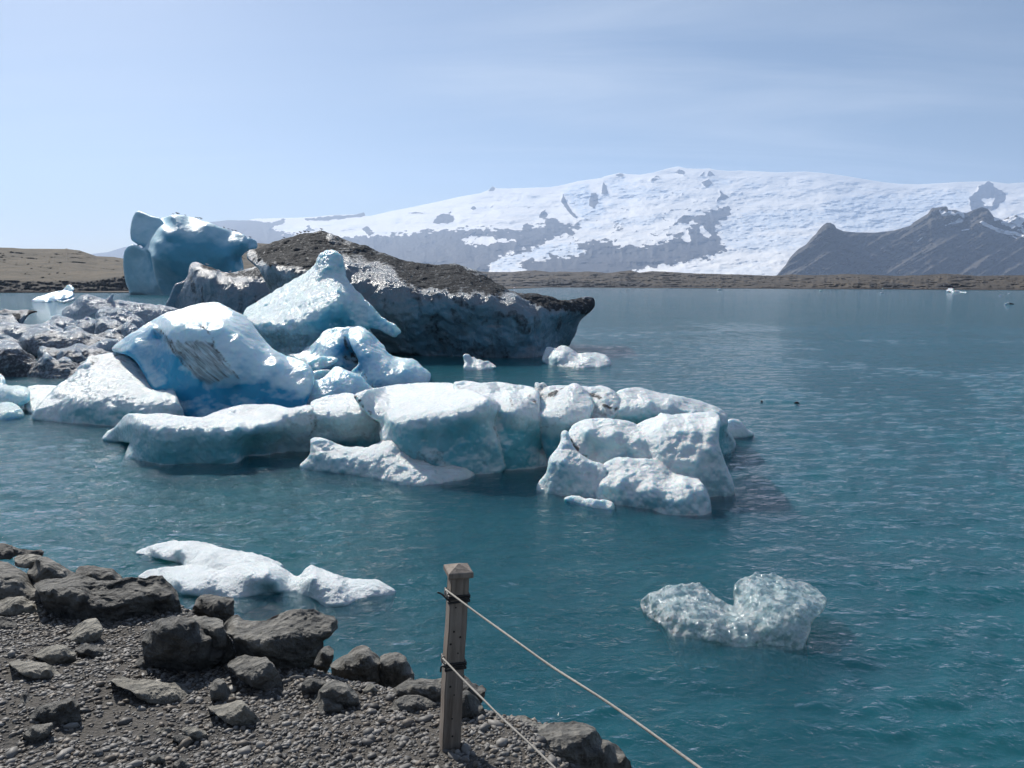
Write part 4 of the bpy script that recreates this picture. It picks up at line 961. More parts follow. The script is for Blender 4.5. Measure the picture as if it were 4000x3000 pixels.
berg('ice_chunk', 'rounded clear ice block cut by the left edge, lower of two, low in the water', 'ice chunk', M_PALE, [
    dict(view='V1', outline=[(-60, 1440), (0, 1432), (60, 1430), (110, 1440), (145, 1470), (166, 1505), (165, 1530), (140, 1550), (-60, 1565)],
         ctrl=[(-50, 1442, 1520), (60, 1432, 1515), (160, 1510, 1535), (0, 1550, 1550), (120, 1540, 1542), (50, 1490, 1542)], step=3.5, curl=18, thick=1.2, amp=0.06, nscale=0.6, seed=85,
         masks=[('blue', 'poly', 'V1', [(-60, 1400), (230, 1400), (230, 1580), (-60, 1580)], 8, 0.15)])])

# small far pieces on the left
berg('iceberg', 'small bright blue iceberg with an upright fin, afloat by the hill shore', 'iceberg', M_BLUE, [
    dict(view='L1', outline=[(460, 516), (600, 448), (740, 398), (820, 368), (900, 350), (980, 347), (1060, 352), (1130, 360), (1155, 385), (1145, 430), (1100, 475), (1000, 500), (860, 518), (700, 528), (560, 522)],
         ctrl=[(470, 515, 518), (740, 400, 500), (900, 352, 492), (1130, 362, 500), (700, 520, 524), (1000, 490, 508), (760, 450, 518), (960, 400, 506), (1000, 370, 500)], step=2.5, curl=5, thick=6, amp=0.3, nscale=4, seed=91, rough=0.03, fine=0.02,
         masks=[('blue', 'poly', 'L1', [(700, 470), (900, 420), (1040, 370), (1160, 380), (1100, 500), (700, 540)], 6, 0.8, 0.2)]),
    dict(view='L1', outline=[(970, 348), (1000, 315), (1050, 268), (1108, 247), (1128, 280), (1155, 300), (1152, 340), (1120, 352)], ctrl=[(980, 340, 496), (1100, 250, 494), (1140, 340, 500)], step=2, curl=4, thick=1.5, amp=0.05, nscale=2, seed=92, rough=0.04),
])
berg('ice_chunk', 'thin strip of floating white ice beside the small fin-topped berg', 'ice chunk', M_CLEAN, [
    dict(view='L1', outline=[(860, 492), (1000, 495), (1080, 475), (1160, 455), (1180, 470), (1120, 520), (1000, 540), (900, 520)], ctrl=[(870, 495, 530), (1160, 460, 525), (1000, 530, 542)], step=2.5, curl=5, thick=2, amp=0.1, nscale=1, seed=93)])
berg('iceberg', 'dark gritty ice wing reaching in from the left edge above pale blue ice', 'iceberg', M_DIRTY, [
    dict(view='L1', outline=[(-80, 665), (0, 658), (60, 652), (75, 632), (95, 632), (120, 655), (200, 660), (300, 655), (430, 636), (470, 655), (580, 667), (585, 673), (500, 688), (440, 720), (400, 760), (370, 800), (350, 856), (340, 900), (290, 880), (240, 800), (200, 722), (100, 745), (30, 725), (-80, 700)],
         ctrl=[(-60, 680, 850), (60, 655, 845), (300, 660, 850), (430, 640, 850), (570, 670, 860), (320, 850, 870), (250, 760, 866), (380, 720, 866), (100, 700, 856)], step=2.5, curl=7, thick=3, amp=0.12, nscale=1.2, seed=94, rough=0.05,
         masks=[('dirt', 'poly', 'L1', [(-100, 600), (300, 650), (420, 660), (380, 720), (300, 700), (200, 690), (-100, 720)], 5, 0.42, 0.6), ('dirt', 'poly', 'L1', [(190, 700), (330, 700), (300, 860)], 6, 0.9, 0.4), ('dirt', 'poly', 'L1', [(450, 640), (600, 660), (600, 680), (420, 760), (350, 860), (400, 740)], 5, 0.9, 0.4)]),
    dict(view='L1', outline=[(-80, 700), (0, 718), (60, 745), (120, 735), (180, 720), (210, 740), (250, 810), (300, 870), (300, 930), (-80, 930)], ctrl=[(-60, 710, 860), (180, 722, 865), (100, 900, 900), (280, 880, 890)], step=3, curl=10, thick=2, amp=0.1, nscale=1, seed=95,
         masks=[('blue', 'poly', 'L1', [(-100, 700), (320, 700), (320, 950), (-100, 950)], 6, 0.4)]),
])

# small chunks before the dark berg
berg('ice_chunk', 'small jagged white ice chunk floating below the dark berg wall', 'ice chunk', M_CLEAN, [
    dict(view='V2', outline=[(1338, 900), (1352, 890), (1378, 893), (1384, 908), (1400, 905), (1415, 922), (1440, 918), (1450, 930), (1485, 928), (1500, 942), (1520, 952), (1540, 967), (1505, 978), (1440, 986), (1360, 984), (1340, 972), (1352, 950)],
         ctrl=[(1345, 900, 970), (1400, 912, 965), (1500, 940, 966), (1530, 968, 974), (1450, 978, 980), (1360, 978, 980), (1440, 950, 974)], step=2.2, curl=7, thick=1.2, amp=0.12, nscale=0.6, seed=96, rough=0.12, fine=0.03)])
berg('ice_chunk', 'rounded white ice floe of folded lobes off the prow of the dark berg', 'ice chunk', M_CLEAN, [
    dict(view='V2', outline=[(1790, 935), (1800, 895), (1818, 855), (1835, 848), (1875, 862), (1890, 850), (1912, 840), (1950, 850), (1980, 872), (2005, 888), (2060, 880), (2120, 883), (2165, 900), (2192, 930), (2190, 958), (2130, 972), (2000, 976), (1900, 965), (1830, 955)],
         ctrl=[(1800, 935, 942), (1830, 852, 930), (1912, 843, 928), (2000, 888, 935), (2120, 886, 935), (2188, 945, 952), (2000, 970, 970), (1900, 955, 960), (2130, 965, 965), (1870, 910, 952), (1920, 890, 950), (2060, 930, 960)], step=2.5, curl=10, thick=1.5, amp=0.30, nscale=0.9, seed=97, rough=0.05, fine=0.03, gain=0.4,
         masks=[('blue', 'poly', 'V2', [(1800, 870), (1880, 870), (1900, 960), (1800, 960)], 6, 0.25)])])

# long white berg across the middle
berg('iceberg', 'long low white iceberg of joined slabs stretching across the middle of the water', 'iceberg', M_CLEAN, [
    # left slab
    dict(view='V3', outline=[(0, 530), (30, 488), (80, 465), (120, 420), (160, 372), (200, 370), (300, 374), (400, 368), (450, 376), (540, 390), (655, 397), (700, 380), (780, 350), (860, 325), (920, 312), (1000, 307), (1090, 307), (1150, 310), (1200, 325), (1260, 336), (1320, 322), (1380, 308), (1400, 330), (1410, 400), (1410, 480), (1405, 640), (1200, 660), (980, 660), (940, 720), (700, 735), (300, 720), (150, 690), (150, 640), (180, 580), (190, 556), (150, 556), (0, 548)],
         ctrl=[(5, 540, 547), (100, 548, 552), (160, 656, 662), (300, 680, 688), (600, 700, 700), (900, 690, 690), (970, 640, 640), (1150, 625, 625), (1390, 620, 622), (190, 560, 645), (300, 560, 690), (600, 580, 702), (850, 580, 695), (1000, 560, 650), (1200, 540, 632),
               (100, 450, 560), (185, 432, 640), (300, 438, 690), (420, 440, 695), (540, 445, 700), (640, 450, 704), (760, 452, 704), (900, 452, 700), (1030, 440, 680), (1120, 420, 662), (1200, 370, 640), (1300, 345, 630), (1390, 335, 622),
               (30, 490, 535), (120, 424, 560), (162, 374, 570), (200, 372, 690, 438), (300, 376, 690, 438), (400, 371, 695, 440), (540, 392, 700, 448), (655, 398, 702, 450), (780, 352, 704, 452), (920, 314, 700, 452, 0.75), (1000, 309, 690, 445, 0.7), (1090, 309, 675, 430, 0.7), (1200, 326, 640, 370), (1380, 310, 622, 335), (900, 380, 600), (1000, 370, 590)],
         step=3.5, curl=16, thick=2.2, amp=0.12, nscale=0.9, seed=101, rough=0.04, blur=1, fine=0.04, fscale=5,
         masks=[('blue', 'poly', 'V3', [(170, 470), (700, 480), (1150, 450), (1240, 480), (1100, 720), (150, 720)], 40, 0.30), ('blue', 'poly', 'V3', [(200, 560), (1100, 560), (1100, 740), (150, 740)], 36, 0.42), ('dirt', 'poly', 'V3', [(1240, 350), (1400, 340), (1400, 600), (1280, 590), (1200, 450)], 20, 0.2, 0.8), ('dirt', 'line', 'V3', [(1378, 310), (1380, 420), (1400, 480), (1360, 540)], 5, 0.5, 0.6)]),
    # second slab
    dict(view='V3', outline=[(1384, 320), (1390, 285), (1450, 265), (1500, 250), (1550, 240), (1640, 230), (1675, 240), (1700, 270), (1740, 320), (1790, 350), (1830, 380), (1880, 392), (1920, 380), (1960, 395), (1920, 460), (1890, 560), (1860, 650), (1700, 650), (1395, 650), (1400, 480), (1385, 400)],
         ctrl=[(1400, 620, 622), (1600, 620, 625), (1850, 600, 622), (1400, 345, 622), (1500, 350, 628), (1620, 338, 632), (1740, 350, 632), (1800, 400, 628), (1880, 430, 625), (1500, 480, 628), (1700, 480, 632), (1850, 500, 622),
               (1390, 290, 622, 345), (1550, 242, 628, 345), (1640, 233, 632, 342), (1740, 322, 622), (1830, 382, 612), (1950, 395, 612), (1600, 290, 590)],
         step=3.5, curl=16, thick=2.2, amp=0.14, nscale=0.9, seed=102, rough=0.04, blur=1, fine=0.04, fscale=5,
         masks=[('dirt', 'poly', 'V3', [(1400, 380), (1900, 400), (1860, 620), (1400, 620)], 24, 0.22, 0.8), ('dirt', 'poly', 'V3', [(1680, 470), (1800, 460), (1850, 560), (1720, 600)], 20, 0.3, 0.8), ('dirt', 'line', 'V3', [(1400, 340), (1420, 400), (1410, 480)], 7, 0.5, 0.7), ('blue', 'poly', 'V3', [(1400, 540), (1900, 540), (1860, 660), (1400, 660)], 20, 0.5)]),
    # main slab
    dict(view='V4', outline=[(-350, 222), (-260, 195), (-150, 175), (-50, 160), (60, 155), (150, 152), (240, 150), (280, 165), (320, 190), (360, 193), (400, 205), (440, 225), (500, 245), (550, 280), (565, 310), (550, 350), (525, 400), (528, 440), (550, 520), (570, 600), (600, 700), (440, 740), (300, 730), (60, 700), (-50, 640), (-150, 560), (-190, 480), (-170, 400), (-230, 370), (-270, 330), (-320, 270)],
         ctrl=[(-180, 470, 660), (-100, 520, 690), (60, 640, 712), (300, 690, 720), (440, 710, 715), (590, 690, 700), (-170, 405, 640), (-110, 385, 680), (0, 362, 695), (100, 345, 705), (200, 322, 712), (300, 305, 714), (400, 278, 714), (470, 265, 705), (530, 300, 690), (545, 380, 680),
               (-340, 222, 610), (-260, 197, 600), (-150, 178, 680, 385), (-50, 162, 695, 362), (60, 157, 700, 350, 0.8), (150, 155, 708, 330, 0.85), (240, 153, 712, 315, 0.9), (320, 192, 714, 300), (400, 207, 714, 278), (500, 248, 690, 265), (-250, 290, 620), (-150, 280, 610), (0, 260, 615), (150, 240, 612), (300, 240, 630), (100, 500, 712), (300, 480, 718), (420, 450, 716), (500, 520, 705)],
         step=3.5, curl=16, thick=2.2, amp=0.18, nscale=1.1, seed=103, rough=0.04, blur=1, fine=0.05, fscale=5,
         masks=[('blue', 'poly', 'V4', [(-150, 470), (200, 400), (450, 380), (600, 680), (440, 740), (60, 720)], 40, 0.42), ('blue', 'poly', 'V4', [(150, 540), (590, 560), (600, 740), (150, 740)], 30, 0.4), ('dirt', 'line', 'V4', [(-345, 222), (-310, 270), (-260, 320), (-225, 345)], 7, 0.95, 0.7), ('dirt', 'line', 'V4', [(-170, 420), (-200, 470), (-210, 490)], 6, 0.8, 0.5),
                ('dirt', 'poly', 'V4', [(0, 560), (120, 590), (210, 560), (230, 650), (60, 680)], 12, 0.35, 0.9), ('dirt', 'line', 'V4', [(560, 290), (545, 370), (520, 420), (540, 500)], 6, 0.5, 0.7)]),
    # second column and its back ridge
    dict(view='V4', outline=[(445, 240), (460, 205), (480, 185), (520, 172), (600, 163), (700, 170), (760, 185), (800, 205), (800, 290), (810, 400), (820, 480), (850, 560), (860, 640), (855, 700), (740, 730), (590, 730), (560, 600), (540, 500), (515, 430), (520, 370), (500, 280)],
         ctrl=[(590, 700, 690), (740, 700, 680), (850, 660, 660), (560, 400, 680), (560, 300, 672), (650, 320, 685), (740, 350, 672), (780, 330, 655), (600, 550, 692), (720, 560, 675), (820, 560, 640), (470, 260, 655),
               (480, 187, 660, 270), (600, 166, 672, 280), (700, 172, 672, 280), (780, 200, 600), (620, 230, 628), (720, 240, 628)],
         step=3.5, curl=16, thick=2.0, amp=0.15, nscale=0.9, seed=104, rough=0.04, blur=1, fine=0.04, fscale=5,
         masks=[('blue', 'poly', 'V4', [(540, 440), (800, 430), (860, 640), (850, 720), (590, 720)], 30, 0.6), ('dirt', 'poly', 'V4', [(560, 250), (780, 220), (800, 500), (580, 420)], 24, 0.2, 0.8), ('dirt', 'line', 'V4', [(735, 215), (760, 250), (785, 290)], 9, 0.8, 0.7), ('dirt', 'line', 'V4', [(620, 250), (640, 310)], 5, 0.5, 0.6)]),
    dict(view='V4', outline=[(268, 158), (285, 143), (310, 147), (340, 139), (400, 145), (440, 157), (480, 150), (540, 148), (600, 155), (640, 162), (700, 170), (750, 180), (780, 190), (772, 160), (780, 147), (795, 150), (805, 160), (815, 150), (835, 155), (848, 170), (845, 190), (870, 250), (800, 420), (400, 400), (280, 220)],
         ctrl=[(270, 160, 560), (340, 142, 545), (540, 150, 545), (700, 172, 555), (845, 175, 565), (300, 250, 620), (600, 300, 640), (820, 330, 630), (500, 200, 590), (780, 160, 560)],
         step=3, curl=10, thick=1.6, amp=0.16, nscale=0.6, seed=105, rough=0.07, blur=1, fine=0.05, gain=0.6,
         masks=[('dirt', 'poly', 'V4', [(740, 140), (860, 140), (860, 260), (790, 260), (740, 200)], 10, 0.4, 0.9), ('dirt', 'line', 'V4', [(270, 160), (300, 185), (330, 190)], 5, 0.6, 0.8)]),
    # dome
    dict(view='V4', outline=[(768, 400), (772, 350), (790, 300), (810, 270), (850, 235), (900, 210), (960, 182), (1000, 160), (1020, 152), (1050, 168), (1090, 200), (1120, 240), (1137, 290), (1125, 350), (1080, 460), (990, 600), (870, 720), (855, 660), (850, 600), (820, 540), (812, 480), (785, 440)],
         ctrl=[(860, 650, 665), (940, 600, 668), (820, 500, 655), (775, 400, 640), (830, 350, 662), (900, 420, 670), (960, 360, 668), (1050, 340, 655), (1120, 300, 640), (1000, 480, 668), (810, 275, 600), (900, 215, 590), (1020, 158, 575), (1100, 215, 590), (900, 300, 640), (1010, 250, 625)],
         step=3.5, curl=24, thick=1.6, amp=0.08, nscale=0.8, seed=106, rough=0.03, fine=0.02,
         masks=[('blue', 'poly', 'V4', [(810, 480), (1000, 470), (990, 620), (860, 700)], 24, 0.6), ('dirt', 'poly', 'V4', [(760, 380), (1130, 300), (1000, 500), (800, 500)], 20, 0.15, 0.8), ('dirt', 'line', 'V4', [(800, 430), (880, 415), (960, 350), (968, 310)], 5, 0.4, 0.8)]),
    dict(view='V4', outline=[(806, 290), (805, 240), (822, 200), (850, 178), (900, 165), (960, 172), (1060, 172), (1130, 180), (1180, 168), (1220, 180), (1270, 205), (1300, 260), (1290, 320), (1260, 370), (1200, 400), (1060, 440), (900, 400)],
         ctrl=[(810, 260, 590), (900, 168, 560), (1060, 175, 555), (1180, 172, 560), (1280, 220, 580), (1280, 320, 615), (1200, 380, 625), (1050, 400, 630), (1200, 250, 600), (900, 220, 600)],
         step=3, curl=12, thick=1.6, amp=0.16, nscale=0.6, seed=107, rough=0.06, fine=0.05, gain=0.6,
         masks=[('dirt', 'line', 'V4', [(865, 235), (900, 210), (935, 195)], 13, 1.0, 0.7), ('dirt', 'line', 'V4', [(1105, 225), (1150, 235), (1190, 250)], 9, 0.8, 0.8), ('dirt', 'poly', 'V4', [(1120, 290), (1290, 300), (1260, 370), (1120, 390)], 14, 0.35, 0.9), ('dirt', 'line', 'V4', [(1200, 290), (1280, 315), (1290, 340)], 6, 0.8, 0.8)]),
    # right slab
    dict(view='V4', outline=[(1265, 225), (1290, 200), (1330, 187), (1400, 180), (1440, 185), (1480, 197), (1540, 215), (1600, 222), (1680, 240), (1750, 253), (1800, 265), (1850, 285), (1900, 305), (1940, 328), (1955, 350), (1968, 400), (1955, 440), (1985, 465), (2000, 500), (2012, 520), (2005, 565), (1960, 600), (1900, 640), (1500, 640), (1250, 480), (1240, 380), (1295, 300)],
         ctrl=[(1280, 460, 615), (1500, 560, 615), (1800, 600, 605), (1950, 585, 592), (2005, 560, 568), (1300, 310, 612), (1400, 295, 612), (1480, 270, 610), (1600, 300, 612), (1750, 335, 612), (1880, 360, 606), (1940, 400, 596),
               (1300, 200, 560), (1400, 183, 545), (1500, 202, 545), (1600, 225, 548), (1750, 256, 552), (1850, 288, 556), (1940, 332, 566), (1350, 250, 590), (1500, 240, 575), (1600, 260, 590), (1980, 480, 580), (1400, 400, 616), (1700, 420, 614)],
         step=3.5, curl=14, thick=2.0, amp=0.10, nscale=1.0, seed=108, rough=0.04, blur=1, fine=0.04, fscale=5,
         masks=[('blue', 'poly', 'V4', [(1290, 310), (1480, 275), (1800, 320), (1950, 360), (1990, 600), (1300, 600)], 20, 0.45), ('blue', 'poly', 'V4', [(1300, 340), (1500, 320), (1900, 370), (1900, 500), (1300, 500)], 18, 0.3), ('dirt', 'line', 'V4', [(1940, 440), (1980, 500)], 6, 0.4, 0.7)]),
])
# hollow white berg in front on the right
berg('iceberg', 'knobbly white iceberg with a scooped hollow, before the right end of the long berg', 'iceberg', M_CLEAN, [
    dict(view='V4', outline=[(975, 470), (985, 442), (1010, 410), (1060, 385), (1110, 375), (1170, 368), (1230, 372), (1300, 380), (1370, 393), (1410, 415), (1450, 440), (1500, 490), (1520, 560), (1560, 620), (1640, 760), (1400, 780), (1050, 700), (990, 560)],
         ctrl=[(1000, 600, 790), (1300, 700, 820), (1600, 740, 830), (1010, 480, 740), (1100, 450, 770), (1250, 470, 790), (1400, 500, 800), (1500, 560, 812), (1200, 570, 782), (1350, 600, 800), (1010, 415, 715), (1170, 371, 725), (1300, 383, 730), (1410, 418, 740), (1080, 530, 760), (1130, 590, 770)],
         step=3.5, curl=22, thick=1.8, amp=0.12, nscale=0.7, seed=111, rough=0.04, fine=0.04, fscale=4,
         masks=[('blue', 'poly', 'V4', [(1000, 520), (1200, 540), (1400, 600), (1200, 680), (1020, 620)], 20, 0.25), ('dirt', 'line', 'V4', [(1002, 510), (1025, 555), (1060, 595), (1085, 608)], 11, 1.0, 0.6)]),
    dict(view='V4', outline=[(1395, 420), (1415, 405), (1440, 390), (1480, 372), (1530, 362), (1545, 340), (1570, 342), (1620, 352), (1680, 345), (1750, 338), (1830, 332), (1880, 336), (1910, 350), (1918, 385), (1912, 430), (1906, 480), (1905, 530), (1930, 600), (1960, 680), (1990, 740), (2005, 800), (2008, 850), (1960, 880), (1800, 880), (1700, 800), (1560, 760), (1500, 620), (1440, 500)],
         ctrl=[(1700, 840, 868), (1850, 845, 860), (2000, 835, 842), (1500, 620, 830), (1600, 650, 848), (1700, 640, 858), (1790, 620, 862), (1850, 560, 850), (1900, 620, 848), (1960, 740, 848), (1440, 440, 770), (1550, 420, 790), (1650, 440, 812), (1750, 430, 806), (1870, 420, 800), (1900, 380, 785),
               (1440, 393, 725), (1545, 345, 715), (1680, 348, 718), (1830, 336, 722), (1900, 350, 735), (1600, 540, 836), (1720, 520, 836), (1800, 500, 820), (1650, 760, 862), (1800, 740, 866), (1850, 680, 858)],
         step=3.5, curl=18, thick=1.8, amp=0.20, nscale=0.75, seed=112, rough=0.04, fine=0.05, fscale=4, ridged=False,
         masks=[('blue', 'poly', 'V4', [(1640, 380), (1900, 380), (1900, 560), (1780, 560)], 26, 0.2), ('dirt', 'poly', 'V4', [(1480, 560), (1720, 640), (1700, 780), (1560, 700)], 20, 0.14, 0.8)]),
    dict(view='V4', outline=[(785, 800), (795, 765), (825, 735), (845, 705), (850, 665), (862, 615), (890, 582), (920, 548), (935, 505), (935, 465), (945, 448), (970, 446), (985, 470), (992, 510), (1020, 560), (1060, 600), (1120, 635), (1200, 655), (1230, 700), (1200, 780), (1180, 880), (950, 870), (860, 850), (785, 830)],
         ctrl=[(790, 812, 818), (860, 838, 840), (1000, 850, 855), (1150, 870, 872), (800, 765, 808), (860, 660, 815), (900, 600, 812), (940, 500, 790), (965, 450, 778), (990, 520, 800), (1020, 570, 812), (1100, 640, 832), (1190, 665, 845), (940, 640, 838), (1000, 720, 850), (900, 740, 840), (1100, 760, 862), (1030, 660, 838)],
         step=3.5, curl=16, thick=1.2, amp=0.10, nscale=0.5, seed=113, rough=0.05, fine=0.04, fscale=4,
         masks=[('blue', 'poly', 'V4', [(860, 600), (1030, 620), (1020, 800), (860, 800)], 22, 0.18)]),
    dict(view='V4', outline=[(1148, 860), (1150, 810), (1170, 770), (1205, 730), (1240, 705), (1180, 685), (1195, 660), (1220, 640), (1270, 612), (1350, 615), (1450, 618), (1520, 625), (1560, 640), (1600, 680), (1625, 712), (1700, 720), (1780, 742), (1820, 790), (1845, 850), (1857, 900), (1860, 960), (1800, 985), (1640, 990), (1500, 960), (1350, 930), (1260, 915), (1160, 890)],
         ctrl=[(1160, 870, 882), (1350, 900, 908), (1500, 930, 938), (1640, 965, 970), (1800, 960, 962), (1850, 940, 948), (1180, 790, 876), (1300, 740, 890), (1500, 760, 915), (1700, 780, 935), (1800, 800, 940), (1840, 870, 946), (1300, 820, 902), (1500, 850, 935), (1700, 880, 962),
               (1200, 680, 850), (1270, 618, 835), (1400, 618, 838), (1540, 632, 842), (1620, 715, 870), (1740, 728, 880), (1300, 670, 860), (1450, 670, 868), (1250, 720, 872)],
         step=3.5, curl=18, thick=1.6, amp=0.12, nscale=0.5, seed=114, rough=0.04, fine=0.05, fscale=3.5,
         masks=[('blue', 'poly', 'V4', [(1160, 790), (1500, 880), (1700, 960), (1400, 950), (1150, 900)], 18, 0.15)]),
])
berg('ice_chunk', 'low white chip awash in front of the knobbly hollow berg', 'ice chunk', M_CLEAN, [
    dict(view='V4', outline=[(948, 872), (970, 860), (1000, 850), (1040, 850), (1065, 858), (1090, 870), (1110, 862), (1150, 875), (1220, 873), (1250, 890), (1265, 915), (1266, 940), (1200, 945), (1130, 935), (1060, 910), (1000, 892)],
         ctrl=[(950, 874, 884), (1040, 852, 895), (1220, 878, 920), (1262, 930, 940), (1130, 925, 932), (1000, 885, 892), (1100, 895, 920)], step=3, curl=10, thick=0.7, amp=0.05, nscale=0.25, seed=115, rough=0.08, fine=0.02)])
berg('ice_chunk', 'thin white ice sliver poking out behind the right tip of the long berg', 'ice chunk', M_CLEAN, [
    dict(view='V4', outline=[(1900, 440), (1950, 400), (1970, 378), (2000, 374), (2040, 383), (2060, 418), (2090, 443), (2122, 458), (2125, 480), (2080, 492), (1990, 498), (1900, 498)],
         ctrl=[(1910, 450, 490), (1980, 380, 478), (2040, 388, 480), (2120, 470, 487), (2000, 490, 494), (2040, 450, 490)], step=3, curl=9, thick=0.9, amp=0.05, nscale=0.5, seed=116)])
berg('ice_chunk', 'wet white ice floe with two horned humps, floating before the long berg', 'ice chunk', M_CLEAN, [
    dict(view='V3', outline=[(1310, 715), (1330, 695), (1350, 680), (1385, 640), (1388, 590), (1378, 545), (1400, 528), (1440, 524), (1490, 535), (1550, 570), (1600, 585), (1650, 592), (1710, 588), (1750, 595), (1790, 580), (1830, 568), (1860, 545), (1880, 523), (1940, 517), (2000, 524), (2030, 545), (2045, 590), (2070, 630), (2110, 655), (2160, 675), (2220, 690), (2300, 700), (2395, 705), (2440, 735), (2475, 772), (2470, 790), (2400, 815), (2236, 850), (2106, 860), (1980, 850), (1850, 820), (1740, 790), (1600, 770), (1450, 760), (1330, 745)],
         ctrl=[(1315, 725, 732), (1450, 745, 752), (1600, 755, 764), (1740, 770, 780), (1850, 800, 808), (1980, 830, 836), (2106, 845, 850), (2236, 830, 838), (2400, 800, 806), (2465, 780, 784), (1390, 590, 720), (1400, 535, 708), (1490, 540, 712), (1560, 578, 715), (1700, 592, 722), (1850, 552, 725), (1940, 520, 722), (2030, 550, 728), (2080, 645, 735), (2220, 692, 752), (2395, 708, 765), (1450, 640, 745), (1560, 660, 752), (1700, 660, 762), (1820, 640, 770), (1900, 620, 775), (1980, 640, 770), (1950, 700, 800), (2050, 720, 812), (1850, 730, 795), (2200, 740, 818), (2350, 750, 800), (1920, 560, 748)],
         step=3.5, curl=14, thick=1.2, amp=0.10, nscale=0.45, seed=117, rough=0.05, fine=0.045, fscale=3.5,
         masks=[('blue', 'poly', 'V3', [(1400, 600), (1700, 640), (1850, 640), (1740, 770), (1400, 740)], 22, 0.2), ('dirt', 'poly', 'V3', [(1820, 560), (1960, 590), (1950, 690), (1830, 640)], 18, 0.15, 0.8)]),
])
# flat floe close to the rocks
berg('ice_floe', 'low flat white floe of two lobes floating near the shore rocks', 'ice floe', M_FLOE, [
    dict(view='V5', outline=[(832, 178), (860, 158), (900, 140), (980, 112), (1080, 97), (1140, 102), (1200, 98), (1300, 118), (1380, 148), (1450, 158), (1560, 173), (1650, 205), (1745, 242), (1760, 280), (1600, 330), (1250, 330), (1160, 280), (1120, 240), (1040, 218), (960, 205), (880, 197)],
         ctrl=[(840, 180, 184), (960, 203, 206), (1100, 222, 225), (1500, 290, ('z', 0.20)), (1300, 260, ('z', 0.20)), (1180, 230, ('z', 0.12)), (1080, 98, 112), (1300, 120, 130), (1500, 168, 176), (1740, 242, 244), (1100, 150, ('z', 0.28)), (1300, 180, ('z', 0.30)), (1500, 220, ('z', 0.22)), (950, 150, ('z', 0.14)), (1010, 195, ('z', 0.14)), (900, 145, 152)],
         step=3.5, curl=9, cpow=0.7, thick=0.25, amp=0.05, nscale=0.5, seed=121, rough=0.03, fine=0.015, backcurl=9),
    dict(view='V5', outline=[(845, 325), (880, 300), (910, 282), (960, 270), (1060, 258), (1150, 252), (1250, 250), (1350, 257), (1450, 250), (1530, 240), (1600, 231), (1680, 231), (1730, 258), (1790, 298), (1830, 322), (1860, 310), (1880, 280), (1905, 258), (1925, 249), (1990, 275), (2060, 300), (2146, 328), (2226, 338), (2290, 340), (2326, 338), (2366, 363), (2441, 403), (2441, 425), (2366, 442), (2306, 450), (2200, 465), (2160, 490), (2056, 510), (2000, 500), (1940, 455), (1850, 440), (1835, 410), (1650, 420), (1550, 450), (1450, 466), (1300, 448), (1200, 436), (1100, 430), (900, 370)],
         ctrl=[(860, 322, 326), (1100, 425, 430), (1300, 440, 444), (1450, 460, 463), (1550, 442, 446), (1650, 412, 416), (1840, 405, 408), (1900, 440, 444), (2000, 490, 496), (2056, 503, 506), (2160, 480, 486), (2200, 455, 462), (2306, 445, 450), (2435, 418, 422), (960, 272, 290), (1150, 255, 275), (1350, 258, 282), (1600, 233, 262), (1680, 233, 265), (1790, 300, 322), (1830, 323, 340), (1925, 252, 342), (1990, 277, 345), (2146, 330, 355), (2326, 341, 380), (1100, 340, ('z', 0.22)), (1300, 320, ('z', 0.28)), (1450, 360, ('z', 0.18)), (1550, 300, ('z', 0.38)), (1650, 290, ('z', 0.40)), (1700, 340, ('z', 0.28)), (1880, 370, ('z', 0.16)), (1935, 330, ('z', 0.34)), (2000, 370, ('z', 0.25)), (2100, 380, ('z', 0.22)), (2090, 450, ('z', 0.10)), (2300, 400, ('z', 0.12)), (1420, 310, ('z', 0.22)), (1200, 390, ('z', 0.16))],
         step=3.5, curl=10, cpow=0.7, thick=0.3, amp=0.05, nscale=0.5, seed=122, rough=0.03, fine=0.015, backcurl=10,
         masks=[('blue', 'poly', 'V5', [(1500, 420), (1650, 320), (1820, 330), (1840, 420)], 16, 0.2), ('blue', 'poly', 'V5', [(2160, 340), (2330, 350), (2330, 440), (2160, 450)], 16, 0.2)]),
])
# clear ice
t = NT('clear_ice')
p = t.pos()
geo = t.n.new('ShaderNodeNewGeometry')
def facets(scale, k, nrm):
    c = t.voro(p, scale, 'F1', 'Color')
    a = t.n.new('ShaderNodeVectorMath'); a.operation = 'SUBTRACT'; t.l.new(c, a.inputs[0]); a.inputs[1].default_value = (0.5, 0.5, 0.5)
    b = t.n.new('ShaderNodeVectorMath'); b.operation = 'SCALE'; t.l.new(a.outputs[0], b.inputs[0]); b.inputs['Scale'].default_value = k
    d = t.n.new('ShaderNodeVectorMath'); d.operation = 'ADD'; t.l.new(b.outputs[0], d.inputs[0]); t.l.new(nrm, d.inputs[1])
    e = t.n.new('ShaderNodeVectorMath'); e.operation = 'NORMALIZE'; t.l.new(d.outputs[0], e.inputs[0]); return e.outputs[0]
nb = t.bump(t.noise(p, 6, 5, 0.6), 0.8, 0.06)
nrm = facets(13, 1.6, nb)
base = t.mix(t.rng(t.noise(p, 4, 6, 0.65), 0.35, 0.65), (0.50, 0.70, 0.72), (0.90, 0.95, 0.95))
s = t.bsdf(Base_Color=base, Roughness=0.07, Normal=nrm)
s.inputs['Transmission Weight'].default_value = 0.3
s.inputs['Subsurface Weight'].default_value = 0.5
s.inputs['Subsurface Radius'].default_value = (0.6, 0.9, 1.0)
s.inputs['Subsurface Scale'].default_value = 0.25
s.inputs['IOR'].default_value = 1.31
tr = t.n.new('ShaderNodeBsdfTransparent'); tr.inputs['Color'].default_value = (0.84, 0.96, 0.96, 1)
